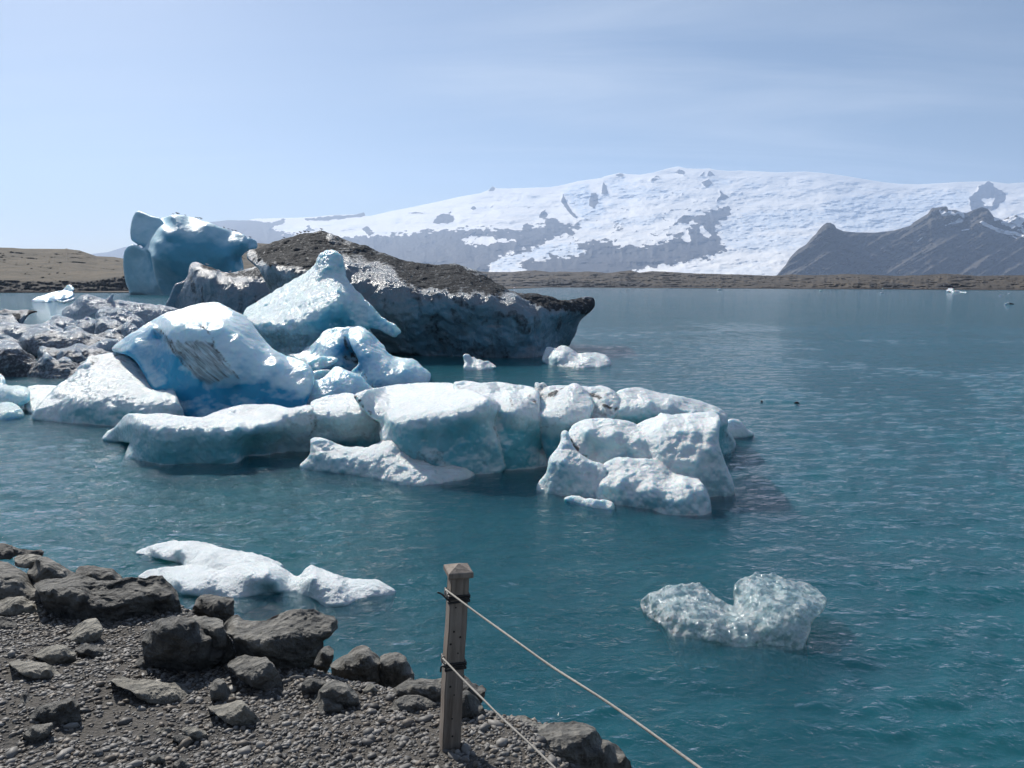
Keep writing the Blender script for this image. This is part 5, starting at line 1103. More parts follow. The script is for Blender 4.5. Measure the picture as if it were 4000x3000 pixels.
gl = t.n.new('ShaderNodeBsdfGlossy'); gl.inputs['Roughness'].default_value = 0.06; t.l.new(facets(20, 1.3, nb), gl.inputs['Normal'])
m1 = t.n.new('ShaderNodeMixShader'); m1.inputs[0].default_value = 0.42; t.l.new(s.outputs[0], m1.inputs[1]); t.l.new(tr.outputs[0], m1.inputs[2])
m2 = t.n.new('ShaderNodeMixShader'); m2.inputs[0].default_value = 0.20; t.l.new(m1.outputs[0], m2.inputs[1]); t.l.new(gl.outputs[0], m2.inputs[2])
M_CLEAR = t.done(m2)
berg('ice_chunk', 'glassy clear ice slab sparkling in open water at the right, heart-shaped', 'ice chunk', M_CLEAR, scallop=2.2, lumps=[
    dict(view='V7', outline=[(222, 560), (250, 525), (285, 505), (300, 488), (340, 475), (400, 458), (430, 430), (460, 412), (500, 418), (560, 410), (572, 392), (600, 405), (640, 405), (670, 385), (700, 398), (740, 392), (755, 420), (790, 440), (850, 490), (950, 560), (1000, 585), (1035, 600), (1040, 560), (1033, 500), (1036, 440), (1050, 390), (1110, 355), (1170, 335), (1205, 325), (1218, 298), (1235, 320), (1320, 315), (1400, 318), (1440, 345), (1520, 375), (1620, 380), (1680, 395), (1740, 440), (1800, 490), (1832, 525), (1820, 590), (1790, 650), (1740, 690), (1700, 730), (1690, 790), (1660, 870), (1640, 940), (1600, 985), (1500, 975), (1400, 965), (1340, 945), (1280, 925), (1200, 985), (1080, 960), (900, 915), (730, 875), (540, 865), (480, 830), (430, 775), (380, 740), (300, 695), (240, 622)],
         ctrl=[(230, 580, 610), (300, 690, 696), (480, 815, 825), (730, 860, 870), (1080, 940, 952), (1280, 910, 920), (1500, 960, 968), (1600, 970, 980), (1690, 770, 900), (1820, 560, 780), (300, 490, 600), (460, 415, 590), (680, 390, 600), (790, 445, 625), (950, 565, 680), (1040, 598, 700), (1050, 395, 640), (1220, 305, 610), (1400, 320, 620), (1620, 385, 640), (1740, 445, 680), (500, 600, 740), (700, 650, 790), (900, 720, 850), (1100, 760, 880), (1300, 640, 840), (1400, 800, 930), (1600, 700, 900), (1640, 600, 860), (1500, 480, 760), (1250, 460, 730), (600, 500, 670)],
         step=3, curl=8, thick=0.35, amp=0.10, nscale=0.28, seed=131, rough=0.12, blur=1, fine=0.02, fscale=3, backcurl=16, gain=0.6),
])

# far specks of ice
def speck(cx, cy, w, h, seed, dark=0):
    out = [(cx - w / 2, cy), (cx - w * 0.3, cy - h * 0.7), (cx - w * 0.1, cy - h), (cx + w * 0.15, cy - h * 0.75), (cx + w / 2, cy - h * 0.1), (cx + w * 0.3, cy + 0.6), (cx - w * 0.3, cy + 0.6)]
    return dict(view='F', outline=out, ctrl=[(cx - w / 2, cy, cy), (cx + w / 2, cy, cy), (cx, cy - h, cy)], step=1.2, curl=3, thick=1.5, amp=0.1, nscale=1.0, seed=seed, smooth=1, rough=0.05,
                masks=[('dirt', 'poly', 'F', [(cx, cy - h - 2), (cx + w, cy - h - 2), (cx + w, cy), (cx, cy)], 1, 0.9 if dark else 0.0, 0)])
for args, lab in (((2010, 1127, 12, 5, 201), 'white ice speck near the prow of the dark berg, leftmost of the far specks'),
                  ((2442, 1139, 6, 4, 202), 'tiny round white ice speck, second from the left among the far specks'),
                  ((2813, 1134, 24, 7, 203), 'small white ice wedge far out below the middle of the moraine'),
                  ((3206, 1138, 14, 5, 204), 'low white ice speck far out, below the left foot of the dark mountain'),
                  ((3448, 1129, 8, 4, 205), 'tiny white ice speck right against the moraine shore'),
                  ((3444, 1147, 18, 5, 206), 'flat white ice speck below the tiny one against the moraine shore'),
                  ((3909, 1155, 18, 4, 207), 'flat white ice speck at the far right, left one of a close pair'),
                  ((3942, 1149, 12, 4, 208), 'flat white ice speck at the far right, right one of a close pair'),
                  ((3943, 1189, 44, 8, 209, 1), 'flat ice floe with a dark hump on its right, near the right edge')):
    berg('ice_chunk', lab, 'ice chunk', M_CLEAN, [speck(*args)], 'far ice specks on the lagoon')
SB = (3500, 1080, 4.424); VIEWS['S'] = SB
berg('iceberg', 'far small white berg with hooked top and flat tail, before the moraine at right', 'iceberg', M_CLEAN, [
    dict(view='S', outline=[(840, 270), (875, 250), (890, 225), (905, 210), (930, 215), (960, 200), (990, 212), (1015, 232), (985, 235), (975, 245), (1030, 252), (1090, 252), (1120, 262), (1225, 272), (1225, 280), (1000, 282), (845, 278)],
         ctrl=[(845, 272, 275), (900, 215, 270), (960, 205, 270), (1090, 255, 272), (1220, 275, 276), (1000, 275, 276)], step=1.5, curl=4, thick=3, amp=0.2, nscale=1.5, seed=210, rough=0.05, masks=[('dirt', 'poly', 'S', [(935, 218), (960, 215), (965, 238), (945, 240)], 2, 0.8, 0)]),
])

# ------------------------------------------------------------------ the near shore
def topz(y): return 3.9 - 0.18 * y
def ground_hit(px, py):
    a, b, c = ray(px, py)
    Y = (CAM_H - 3.9) / (-c / b - 0.18)
    return float(a / b * Y), float(Y), float(topz(Y))
crest_px = [(-900, 2190), (-300, 2215), (0, 2250), (330, 2300), (700, 2420), (1000, 2540), (1280, 2690), (1500, 2735), (1760, 2800), (1980, 2850), (2060, 2940), (2110, 3060)]
crest = [ground_hit(*q)[:2] for q in crest_px]
land = np.array([(-14, 12)] + crest + [(0.5, 1.8), (1.6, 0.0), (2.5, -2), (-14, -2)])
def shore_h(X, Y):
    P = np.stack([X, Y], -1)
    d, _ = poly_dist(P, land)
    P3 = np.stack([X, Y, np.zeros(len(X))], -1)
    s_ = np.clip(-d, 0, None)
    z = topz(Y) - 0.80 * np.sqrt(s_ ** 2 + 0.02) + 0.113 + 0.06 * fbm(P3 * 1.1, 3, 61) + 0.02 * fbm(P3 * 4, 3, 62)
    return z + sstep(0, 0.6, s_) * 0.12 * fbm(P3 * 1.6, 3, 63, 0.5, True)
gx = np.arange(-10, 7, 0.05); gy = np.arange(-0.5, 16, 0.05)
GX, GY = np.meshgrid(gx, gy)
gz = shore_h(GX.ravel(), GY.ravel())
V = np.stack([GX.ravel(), GY.ravel(), np.maximum(gz, -5.3)], -1)
t = NT('gravel_soil')
p = t.pos(obj=False)
b1 = t.noise(p, 2.2, 5, 0.6); b2 = t.voro(p, 45, 'F1', 'Distance')
base = t.mix(t.rng(b1, 0.35, 0.65), (0.042, 0.041, 0.040), (0.080, 0.074, 0.066))
base = t.mix(t.rng(t.noise(p, 60, 4, 0.7), 0.45, 0.7), base, (0.12, 0.11, 0.10))
sx = t.n.new('ShaderNodeSeparateXYZ'); t.l.new(p, sx.inputs[0])
base = t.mix(t.rng(sx.outputs['Z'], 0.1, 0.3), (0.03, 0.027, 0.024), base)
nb = t.bump(t.math('ADD', b2, t.noise(p, 90, 4, 0.6)), 0.8, 0.012)
tag(link('ground', mesh_from('ground', V, grid_quads(len(gx), len(gy))), t.done(t.bsdf(Base_Color=base, Roughness=0.9, Normal=nb, Specular_IOR_Level=0.25))), kind='structure')

# gravel: tens of thousands of small flat stones, one mesh
def ico(n):
    import bmesh
    bm = bmesh.new(); bmesh.ops.create_icosphere(bm, subdivisions=n, radius=1)
    v = np.array([q.co[:] for q in bm.verts]); f = np.array([[w.index for w in q.verts] for q in bm.faces]); bm.free()
    return v, f
RNG = np.random.default_rng(7)
def pebbles(n, smin, smax, pw, xr, yr, seed):
    rg = np.random.default_rng(seed)
    v0, f0 = ico(1)
    X = rg.uniform(*xr, n); Y = rg.uniform(*yr, n)
    # keep what the camera region can see
    m = (np.abs(X) / np.maximum(Y, 0.1) < 0.95)
    X, Y = X[m], Y[m]
    d, _ = poly_dist(np.stack([X, Y], -1), land)
    m = (d > -1.6) & (fbm(np.stack([X * 0.9, Y * 1.3, np.zeros(len(X))], -1), 4, 71) + 0.35 + 0.12 * X > rg.uniform(-0.5, 0.3, len(X))); X, Y = X[m], Y[m]; n = len(X)
    Z = shore_h(X, Y)
    s = smin + (smax - smin) * rg.random(n) ** pw
    S = np.stack([s * rg.uniform(0.8, 1.5, n), s * rg.uniform(0.6, 1.0, n), s * rg.uniform(0.35, 0.7, n)], -1)
    kinds = [v0 * (1 + 0.16 * rg.standard_normal((len(v0), 1))) for _ in range(24)]
    K = np.array(kinds)[rg.integers(0, 24, n)]
    K = K * S[:, None, :]
    az = rg.uniform(0, 6.28, n); tl = rg.normal(0, 0.35, n)
    cz, sz, ct, st = np.cos(az), np.sin(az), np.cos(tl), np.sin(tl)
    x, y, z = K[..., 0], K[..., 1], K[..., 2]
    y2 = y * ct[:, None] - z * st[:, None]; z2 = y * st[:, None] + z * ct[:, None]
    x3 = x * cz[:, None] - y2 * sz[:, None]; y3 = x * sz[:, None] + y2 * cz[:, None]
    V = np.stack([x3 + X[:, None], y3 + Y[:, None], z2 + (Z + S[:, 2] * 0.35)[:, None]], -1)
    F = f0[None] + (np.arange(n) * len(v0))[:, None, None]
    tone = np.repeat(np.clip(rg.normal(0.46, 0.24, n) + (rg.random(n) < 0.06) * 0.45, 0, 1), len(v0))
    hue = np.repeat(rg.random(n), len(v0))
    return V.reshape(-1, 3), F.reshape(-1, 3), tone, hue
A1 = pebbles(150000, 0.0055, 0.020, 2.4, (-7, 2.2), (1.9, 7.6), 1)
A2 = pebbles(5200, 0.016, 0.036, 2.0, (-7, 2.2), (1.9, 7.6), 2)
off = len(A1[0])
me = mesh_from('gravel', np.concatenate([A1[0], A2[0]]), np.zeros((0, 4), int), {'tone': np.concatenate([A1[2], A2[2]]), 'hue': np.concatenate([A1[3], A2[3]])}, True, np.concatenate([A1[1], A2[1] + off]))
t = NT('pebble')
base = t.mix(t.attr('tone'), (0.022, 0.022, 0.024), (0.24, 0.23, 0.215))
base = t.mix(t.math('MULTIPLY', t.math('GREATER_THAN', t.attr('hue'), 0.8), 0.5), base, (0.15, 0.115, 0.08))
tag(link('gravel', me, t.done(t.bsdf(Base_Color=base, Roughness=0.62, Specular_IOR_Level=0.4))), kind='stuff')

# ---- boulders
def rock_mat(name, c1, c2, spots=(0.28, 0.265, 0.235), rough=0.75, wet=0.0):
    t = NT(name); p = t.pos()
    a = t.noise(p, 3.5, 7, 0.65, 0.3); b = t.noise(p, 22, 6, 0.7); c = t.noise(p, 9, 5, 0.6)
    base = t.mix(t.rng(a, 0.40, 0.60), c1, c2)
    base = t.mix(t.rng(b, 0.52, 0.72, 0, 0.7), base, spots)
    base = t.mix(t.rng(c, 0.58, 0.72, 0, 0.3), base, (0.075, 0.072, 0.045))
    nb = t.bump(t.math('ADD', t.math('ADD', a, t.math('MULTIPLY', b, 0.35)), t.math('MULTIPLY', t.voro(p, 14, 'F1', 'Distance'), 0.35)), 1.0, 0.16)
    return t.done(t.bsdf(Base_Color=base, Roughness=rough, Normal=nb, Specular_IOR_Level=0.4))
R_DARK = rock_mat('basalt_dark', (0.06, 0.061, 0.06), (0.18, 0.175, 0.16), (0.22, 0.21, 0.185))
R_GREY = rock_mat('basalt_grey', (0.10, 0.10, 0.094), (0.27, 0.26, 0.235))
R_PALE = rock_mat('basalt_pale', (0.19, 0.182, 0.158), (0.38, 0.36, 0.31), (0.30, 0.28, 0.25))
def rk(label, view, out, foot, sh, mat, back=None, Y=None, seed=0, size=1.0, curl=None, extra=(), masks=(), name='boulder', low=None):
    ox, oy, s = VIEWS[view]
    xs_ = [q[0] for q in out]; ys_ = [q[1] for q in out]
    w = max(xs_) - min(xs_); h = max(ys_) - min(ys_)
    cx = ox + (min(xs_) + max(xs_)) / 2 / s; fy = oy + foot / s
    if Y is None: _, Yg, z0 = ground_hit(cx, fy)
    else:
        P = unproj(cx, fy, Y); Yg = Y; z0 = float(P[2])
    back = back or h * 0.45
    def shy(x): return float(np.interp(x, [q[0] for q in sh], [q[1] for q in sh]))
    c = []
    for (x, y) in out:
        if y < shy(x) - 4: c.append((x, y, foot - back))
        else: c.append((x, y, foot + 0.12 * (y - foot)))
    for (x, y) in sh: c.append((x, y, foot + h * 0.05))
    for (x, y) in sh: c.append((x, (y + foot) / 2, foot + h * 0.02))
    c += list(extra)
    wm = w / s * Yg / FPX
    V, Q, at = relief(view=view, outline=list(out), ctrl=c, step=3.0, curl=curl or min(8, 0.05 * min(w, h) / s + 2.5), thick=wm * 0.45, amp=wm * 0.05, facet=0.62, nscale=wm * 0.34, seed=seed, z0=z0, blur=0,
                      rough=0.07, smooth=0, fine=wm * 0.02, fscale=7, gain=0.6, ridged=(seed % 3 != 1), masks=masks, backcurl=(curl or 14) * 2.2)
    o = link(name, mesh_from(name, V, Q, at), mat)
    recentre(o)
    return tag(o, label, 'rock', 'rocks along the shore')
rk('dark rounded rock topmost in the rock pile, cut by the left edge', 'V5', [(-60, 122), (30, 115), (75, 125), (95, 150), (100, 190), (60, 215), (-60, 215)], 235, [(-60, 150), (100, 160)], R_DARK, Y=6.6, seed=1)
rk('thin dark slab jutting over the water, at the far left of the rock pile', 'V5', [(75, 132), (160, 150), (250, 152), (272, 165), (262, 195), (150, 200), (85, 190)], 230, [(85, 150), (260, 168)], R_DARK, Y=6.5, seed=2)
rk('pale brown rock under the thin dark slab at the left', 'V5', [(88, 205), (120, 185), (200, 180), (255, 190), (265, 215), (220, 260), (160, 270), (90, 250)], 280, [(90, 225), (200, 230), (265, 205)], R_PALE, Y=6.2, seed=3)
rk('sharp grey wedge of rock, its ridge sloping down rightward, upper left of the pile', 'V5', [(165, 300), (185, 260), (210, 225), (232, 200), (270, 195), (320, 215), (400, 260), (460, 292), (470, 330), (330, 360), (180, 350)], 370, [(170, 300), (232, 215), (300, 260), (380, 320)], R_GREY, Y=5.9, seed=4, extra=[(330, 240, 340), (400, 280, 345)])
rk('big dark weathered rock mass at the left edge above the gravel', 'V5', [(-80, 210), (0, 220), (50, 232), (95, 260), (150, 290), (190, 330), (225, 380), (260, 430), (250, 480), (120, 480), (-80, 480)], 480, [(-80, 330), (100, 350), (230, 420)], R_GREY, seed=6)
rk('low dark boulder with a notched top at the waterside, behind the biggest boulder', 'V5', [(462, 300), (470, 280), (490, 256), (540, 248), (620, 262), (690, 268), (730, 300), (757, 328), (740, 370), (600, 380), (480, 350)], 400, [(470, 300), (560, 300), (690, 310), (750, 335)], R_DARK, Y=6.2, seed=7)
rk('biggest boulder of the shore, long and dark with pitted pale ledges', 'V5', [(205, 375), (225, 358), (260, 342), (330, 332), (400, 325), (440, 305), (480, 300), (540, 318), (600, 343), (680, 345), (750, 332), (830, 325), (900, 330), (930, 314), (1000, 311), (1030, 345), (1070, 385), (1092, 412), (1105, 460), (1120, 515), (1138, 570), (1060, 600), (870, 625), (600, 620), (480, 605), (320, 580), (270, 510), (245, 440)], 600, [(250, 410), (330, 395), (430, 400), (520, 430), (620, 480), (700, 500), (780, 460), (860, 440), (950, 425), (1060, 425)], R_DARK, seed=9, back=110, extra=[(560, 400, 530), (700, 440, 560), (480, 500, 625), (620, 520, 628), (760, 400, 530), (900, 380, 530), (350, 360, 530)])
rk('pale flat-topped stone at the left edge beside the biggest boulder', 'V5', [(-60, 480), (0, 465), (60, 445), (140, 440), (180, 465), (240, 500), (268, 535), (180, 555), (60, 560), (-60, 560)], 556, [(-60, 500), (100, 490), (200, 500), (260, 530)], R_PALE, seed=10)
rk('half-buried dark rock at the left edge below the pale flat-topped stone', 'V5', [(-60, 560), (20, 565), (70, 578), (105, 605), (112, 645), (20, 665), (-60, 665)], 655, [(-60, 600), (110, 610)], R_DARK, seed=11)
rk('squarish dark block standing against the water, right of the biggest boulder', 'V5', [(1176, 590), (1180, 545), (1190, 510), (1212, 460), (1240, 435), (1290, 429), (1350, 440), (1440, 452), (1448, 475), (1445, 560), (1400, 640), (1280, 650), (1190, 640)], 650, [(1190, 500), (1240, 455), (1350, 460), (1442, 468)], R_DARK, Y=5.6, seed=12, back=60)
rk('pale tan rock half sunk in gravel below the biggest boulder', 'V5', [(402, 692), (425, 665), (450, 640), (485, 610), (520, 590), (560, 578), (592, 575), (612, 595), (640, 650), (625, 690), (580, 725), (480, 745), (415, 720)], 735, [(410, 700), (480, 690), (560, 680), (620, 650)], R_PALE, seed=13)
rk('large dark triangular boulder with a broad shaded face, middle of the pile', 'V5', [(878, 790), (874, 740), (885, 690), (905, 655), (938, 632), (940, 605), (1000, 575), (1070, 560), (1130, 568), (1200, 573), (1230, 615), (1280, 670), (1330, 730), (1386, 792), (1375, 830), (1310, 880), (1235, 915), (1100, 935), (1000, 915), (930, 880), (890, 840)], 915, [(880, 720), (945, 650), (1000, 610), (1100, 585), (1200, 600), (1290, 710), (1375, 795)], R_DARK, seed=15, back=90)
rk('small dark stone against the left foot of the large triangular boulder', 'V5', [(825, 870), (845, 835), (880, 818), (930, 850), (945, 880), (900, 900), (840, 895)], 893, [(830, 865), (880, 845), (940, 875)], R_DARK, seed=16, name='stone')
rk('brown rock with a fibrous split side, wedged right of the triangular boulder', 'V5', [(1175, 572), (1210, 563), (1270, 561), (1340, 575), (1375, 590), (1385, 640), (1420, 700), (1455, 790), (1440, 860), (1370, 870), (1340, 800), (1280, 700), (1220, 640)], 860, [(1200, 610), (1260, 640), (1340, 640), (1380, 630)], R_GREY, seed=17, back=100)
rk('big flat-topped boulder jutting right over the water, fully grey and rough', 'V5', [(1378, 622), (1400, 590), (1430, 565), (1462, 553), (1500, 585), (1540, 590), (1640, 592), (1700, 560), (1750, 538), (1790, 525), (1860, 517), (1940, 520), (1985, 545), (2060, 562), (2085, 595), (2085, 640), (2045, 685), (1995, 718), (1998, 755), (1965, 790), (1940, 850), (1900, 910), (1860, 960), (1740, 960), (1650, 880), (1600, 830), (1500, 810), (1460, 795), (1425, 700), (1395, 660)], 905, [(1400, 670), (1450, 700), (1560, 708), (1660, 702), (1800, 696), (1920, 708), (1975, 690), (2040, 660)], R_GREY, seed=18, back=150, extra=[(1520, 640, 830), (1700, 640, 850), (1850, 600, 820), (1980, 620, 850), (2060, 600, 850), (1480, 760, 890), (1440, 620, 840)])
rk('small wet dark rock below the overhang of the big jutting boulder', 'V5', [(1880, 930), (1910, 870), (1940, 810), (1985, 755), (2030, 745), (2063, 775), (2060, 820), (2040, 870), (2000, 930)], 935, [(1920, 860), (1990, 790), (2060, 800)], R_DARK, Y=4.9, seed=19)
rk('grey angular rock with a lit rippled top, below the big jutting boulder', 'V5', [(1402, 862), (1430, 835), (1470, 812), (1510, 801), (1550, 812), (1600, 818), (1640, 814), (1680, 850), (1720, 910), (1750, 980), (1760, 1040), (1680, 1050), (1600, 1030), (1530, 985), (1450, 925), (1412, 890)], 1040, [(1410, 880), (1470, 925), (1550, 975), (1610, 930), (1640, 880), (1665, 850)], R_GREY, seed=21, back=110)
rk('small upright grey shard standing in the gravel', 'V5', [(1292, 1030), (1300, 990), (1318, 962), (1345, 947), (1375, 950), (1400, 985), (1430, 1040), (1455, 1085), (1420, 1112), (1340, 1118), (1300, 1090)], 1105, [(1300, 1010), (1340, 975), (1380, 975), (1440, 1080)], R_GREY, seed=22, name='stone')
rk('pale ridged rock with a dark right face, embedded in gravel near the centre', 'V5', [(1280, 1120), (1340, 1112), (1400, 1100), (1450, 1088), (1492, 1080), (1515, 1100), (1560, 1150), (1608, 1205), (1600, 1240), (1530, 1265), (1450, 1250), (1370, 1200), (1310, 1150)], 1252, [(1290, 1140), (1380, 1180), (1450, 1190), (1500, 1140), (1510, 1110)], R_PALE, seed=23, back=110)
rk('long low slab half buried in the gravel, pale and cracked', 'V5', [(675, 955), (760, 936), (850, 957), (950, 958), (1080, 972), (1150, 1000), (1192, 1050), (1195, 1085), (1100, 1098), (1000, 1105), (930, 1105), (850, 1070), (800, 1020), (720, 995)], 1095, [(690, 975), (850, 1040), (950, 1075), (1080, 1050), (1190, 1060)], R_PALE, seed=24, back=110)
rk('pale flat stone at the left, lower of two side by side slabs', 'V5', [(55, 850), (100, 835), (200, 838), (280, 850), (350, 890), (385, 935), (360, 975), (280, 975), (180, 945), (100, 900)], 968, [(70, 875), (180, 905), (290, 895), (370, 930)], R_PALE, seed=25, back=80)
rk('pale ochre-topped stone just above the flat slab at the left', 'V5', [(195, 802), (260, 765), (350, 740), (410, 745), (460, 780), (472, 835), (430, 872), (360, 878), (280, 850)], 868, [(210, 810), (300, 800), (400, 775), (465, 800)], R_PALE, seed=26, back=60)
rk('low dark rock lying flat, right of the ochre-topped stone', 'V5', [(468, 775), (490, 742), (530, 727), (580, 740), (640, 770), (712, 810), (620, 822), (540, 830), (480, 822)], 822, [(475, 775), (540, 765), (620, 785), (700, 808)], R_DARK, seed=27)
rk('small dark pointed rock behind the dark split block at lower left', 'V5', [(88, 1110), (105, 1065), (130, 1042), (155, 1033), (185, 1050), (215, 1080), (248, 1110), (200, 1155), (120, 1155)], 1150, [(90, 1090), (150, 1045), (240, 1105)], R_DARK, seed=28, name='stone')
rk('dark block with a smooth shaded side and pale sloping top, lower left gravel', 'V5', [(118, 1182), (150, 1155), (200, 1132), (300, 1100), (380, 1085), (450, 1064), (480, 1090), (495, 1120), (503, 1190), (482, 1250), (440, 1262), (320, 1245), (210, 1225), (160, 1210)], 1252, [(130, 1195), (200, 1195), (245, 1150), (290, 1122), (380, 1105), (440, 1085), (490, 1110)], R_DARK, seed=29, back=75)
rk('small olive-grey stone in front of the dark block at lower left', 'V5', [(138, 1305), (160, 1270), (185, 1248), (240, 1230), (322, 1220), (330, 1250), (295, 1305), (235, 1350), (180, 1362)], 1352, [(150, 1290), (200, 1255), (325, 1235)], R_GREY, seed=30, name='stone')
rk('small pointed stone in the gravel at the bottom, sharp tip upward', 'V5', [(825, 1340), (850, 1310), (872, 1288), (885, 1310), (895, 1335), (870, 1355)], 1352, [(830, 1335), (872, 1300), (890, 1330)], R_GREY, seed=31, name='stone')
rk('flat pale stone with a curled edge, left one of two at the bottom middle', 'V5', [(940, 1280), (970, 1255), (1020, 1250), (1080, 1265), (1112, 1290), (1060, 1300), (1000, 1292)], 1300, [(950, 1282), (1100, 1288)], R_PALE, seed=32, name='stone')
rk('brown angular stone with a shadowed notch, bottom middle of the gravel', 'V5', [(1115, 1262), (1150, 1245), (1200, 1242), (1270, 1272), (1284, 1310), (1240, 1340), (1180, 1330), (1140, 1290)], 1335, [(1130, 1272), (1200, 1280), (1275, 1290)], R_PALE, seed=33, name='stone')
rk('long narrow grey stone just below the two flat ones at the bottom', 'V5', [(1055, 1305), (1110, 1297), (1170, 1305), (1198, 1335), (1180, 1362), (1120, 1352), (1070, 1330)], 1358, [(1060, 1315), (1190, 1330)], R_GREY, seed=34, name='stone')
rk('round-backed dark stone at the bottom edge, left of the pair there', 'V5', [(905, 1450), (940, 1425), (980, 1412), (1015, 1425), (1022, 1460), (990, 1490), (930, 1495)], 1490, [(915, 1450), (980, 1430), (1015, 1445)], R_GREY, seed=35, name='stone')
rk('round-backed dark stone at the bottom edge, right of the pair there', 'V5', [(1060, 1500), (1080, 1460), (1115, 1437), (1150, 1445), (1170, 1480), (1165, 1520), (1080, 1525)], 1515, [(1070, 1480), (1120, 1455), (1165, 1480)], R_GREY, seed=36, name='stone')
# right part of the pile
rk('tall greenish-grey boulder at the waterside left of the post, left half of a pair', 'V6', [(140, 710), (170, 680), (205, 658), (250, 640), (275, 612), (305, 592), (335, 583), (370, 590), (400, 620), (440, 650), (462, 690), (458, 780), (455, 860), (430, 900), (340, 905), (250, 860), (180, 820), (150, 760)], 900, [(150, 720), (230, 680), (330, 645), (380, 650), (450, 700)], R_GREY, Y=4.5, seed=39, back=90)
rk('greenish-grey boulder with a pale flat top at the waterside, right half of a pair', 'V6', [(448, 655), (475, 638), (510, 630), (570, 632), (612, 660), (640, 720), (662, 762), (658, 810), (610, 850), (530, 885), (465, 885), (440, 780)], 880, [(450, 690), (540, 680), (600, 690), (650, 760)], R_GREY, Y=4.5, seed=40, back=80)
rk('small pale tan stone tucked at the foot of the paired waterside boulders', 'V6', [(340, 860), (360, 835), (385, 820), (410, 820), (440, 868), (430, 895), (350, 900)], 897, [(345, 865), (400, 840), (435, 870)], R_PALE, seed=41, name='stone')
rk('dark squat rock between the overhanging boulder and the knobbly one', 'V6', [(-30, 900), (-40, 840), (-10, 795), (40, 788), (95, 800), (125, 812), (110, 850), (60, 910)], 915, [(-30, 830), (40, 805), (110, 820)], R_DARK, seed=42)
rk('knobbly rounded rock with a dark left face, left of the post', 'V6', [(5, 925), (30, 895), (65, 865), (110, 820), (160, 801), (225, 815), (290, 860), (318, 915), (314, 965), (250, 995), (180, 985), (100, 970), (40, 950)], 985, [(10, 920), (80, 870), (150, 850), (240, 870), (310, 910)], R_GREY, seed=44)
rk('lower knobbly rock in front of the rounded one left of the post', 'V6', [(15, 985), (35, 955), (65, 925), (115, 883), (160, 888), (200, 930), (228, 980), (190, 1015), (60, 1020)], 1012, [(25, 975), (110, 920), (200, 960)], R_GREY, seed=45)
rk('long low craggy rock just left of the post, pale tip on its crest', 'V6', [(435, 885), (480, 868), (530, 850), (590, 815), (635, 783), (658, 800), (700, 789), (760, 795), (820, 788), (875, 800), (905, 830), (905, 940), (820, 955), (700, 930), (560, 905)], 945, [(450, 885), (560, 860), (650, 840), (760, 840), (900, 860)], R_GREY, seed=46, back=70)
rk('smooth grey rock half sunk in gravel at the left foot of the post', 'V6', [(490, 1000), (515, 955), (545, 920), (600, 892), (700, 895), (780, 930), (806, 948), (745, 985), (640, 1015), (520, 1015)], 1010, [(505, 980), (560, 940), (660, 950), (780, 945)], R_GREY, seed=47, back=60)
rk('dark jagged rock behind the post, its crest of blunt teeth', 'V6', [(930, 850), (945, 800), (962, 764), (985, 780), (1005, 800), (1020, 820), (1045, 822), (1060, 838), (1080, 828), (1105, 855), (1098, 890), (1075, 945), (1020, 940), (940, 900)], 940, [(935, 840), (1000, 840), (1095, 870)], R_DARK, Y=4.2, seed=48)
rk('dark mossy rock right of the post at the edge of the bank', 'V6', [(900, 900), (940, 875), (985, 860), (1040, 900), (1080, 955), (1102, 1000), (1092, 1045), (1072, 1075), (950, 1085), (900, 1060)], 1080, [(905, 920), (980, 890), (1085, 970)], R_DARK, seed=50)
rk('large mottled boulder at the bottom right, the lower rope crossing it', 'V6', [(1204, 1150), (1207, 1110), (1218, 1070), (1245, 1038), (1300, 1018), (1350, 1020), (1400, 1048), (1450, 1072), (1530, 1060), (1640, 1050), (1720, 1068), (1772, 1090), (1800, 1130), (1820, 1165), (1860, 1172), (1905, 1195), (1950, 1240), (1995, 1300), (2020, 1380), (2020, 1460), (1400, 1460), (1270, 1330), (1225, 1240)], 1420, [(1215, 1130), (1290, 1160), (1400, 1190), (1540, 1250), (1590, 1190), (1690, 1135), (1760, 1120), (1850, 1200), (1960, 1270)], R_GREY, Y=3.05, seed=51, back=230, extra=[(1300, 1060, 1260), (1500, 1110, 1300), (1650, 1090, 1280), (1450, 1290, 1430), (1620, 1280, 1425), (1800, 1300, 1420)])

# ---- post
def bm_obj(name, bm, mat, parent=None, smooth=False):
    me = bpy.data.meshes.new(name); bm.to_mesh(me); bm.free()
    if smooth: me.polygons.foreach_set('use_smooth', np.ones(len(me.polygons), bool))
    return link(name, me, mat, parent)
import bmesh
t = NT('weathered_wood')
p = t.pos((14, 14, 0.7)); pc = t.pos()
g1 = t.noise(p, 3.0, 6, 0.65, 0.5); g2 = t.noise(p, 12, 4, 0.6)
base = t.mix(t.rng(g1, 0.35, 0.65), (0.13, 0.105, 0.085), (0.27, 0.225, 0.19))
base = t.mix(t.rng(g2, 0.60, 0.72, 0, 0.75), base, (0.05, 0.042, 0.036))
base = t.mix(t.rng(t.noise(pc, 5, 4, 0.5), 0.4, 0.7, 0, 0.45), base, (0.30, 0.28, 0.26))
WOOD = t.done(t.bsdf(Base_Color=base, Roughness=0.8, Normal=t.bump(t.math('ADD', g1, t.math('MULTIPLY', g2, 0.4)), 0.6, 0.006), Specular_IOR_Level=0.3))
t = NT('black_cord'); CORD = t.done(t.bsdf(Base_Color=(0.010, 0.010, 0.012), Roughness=0.45))
t = NT('rope_fibre'); p = t.pos()
wv = t.n.new('ShaderNodeTexNoise'); t.l.new(p, wv.inputs['Vector']); wv.inputs['Scale'].default_value = 120
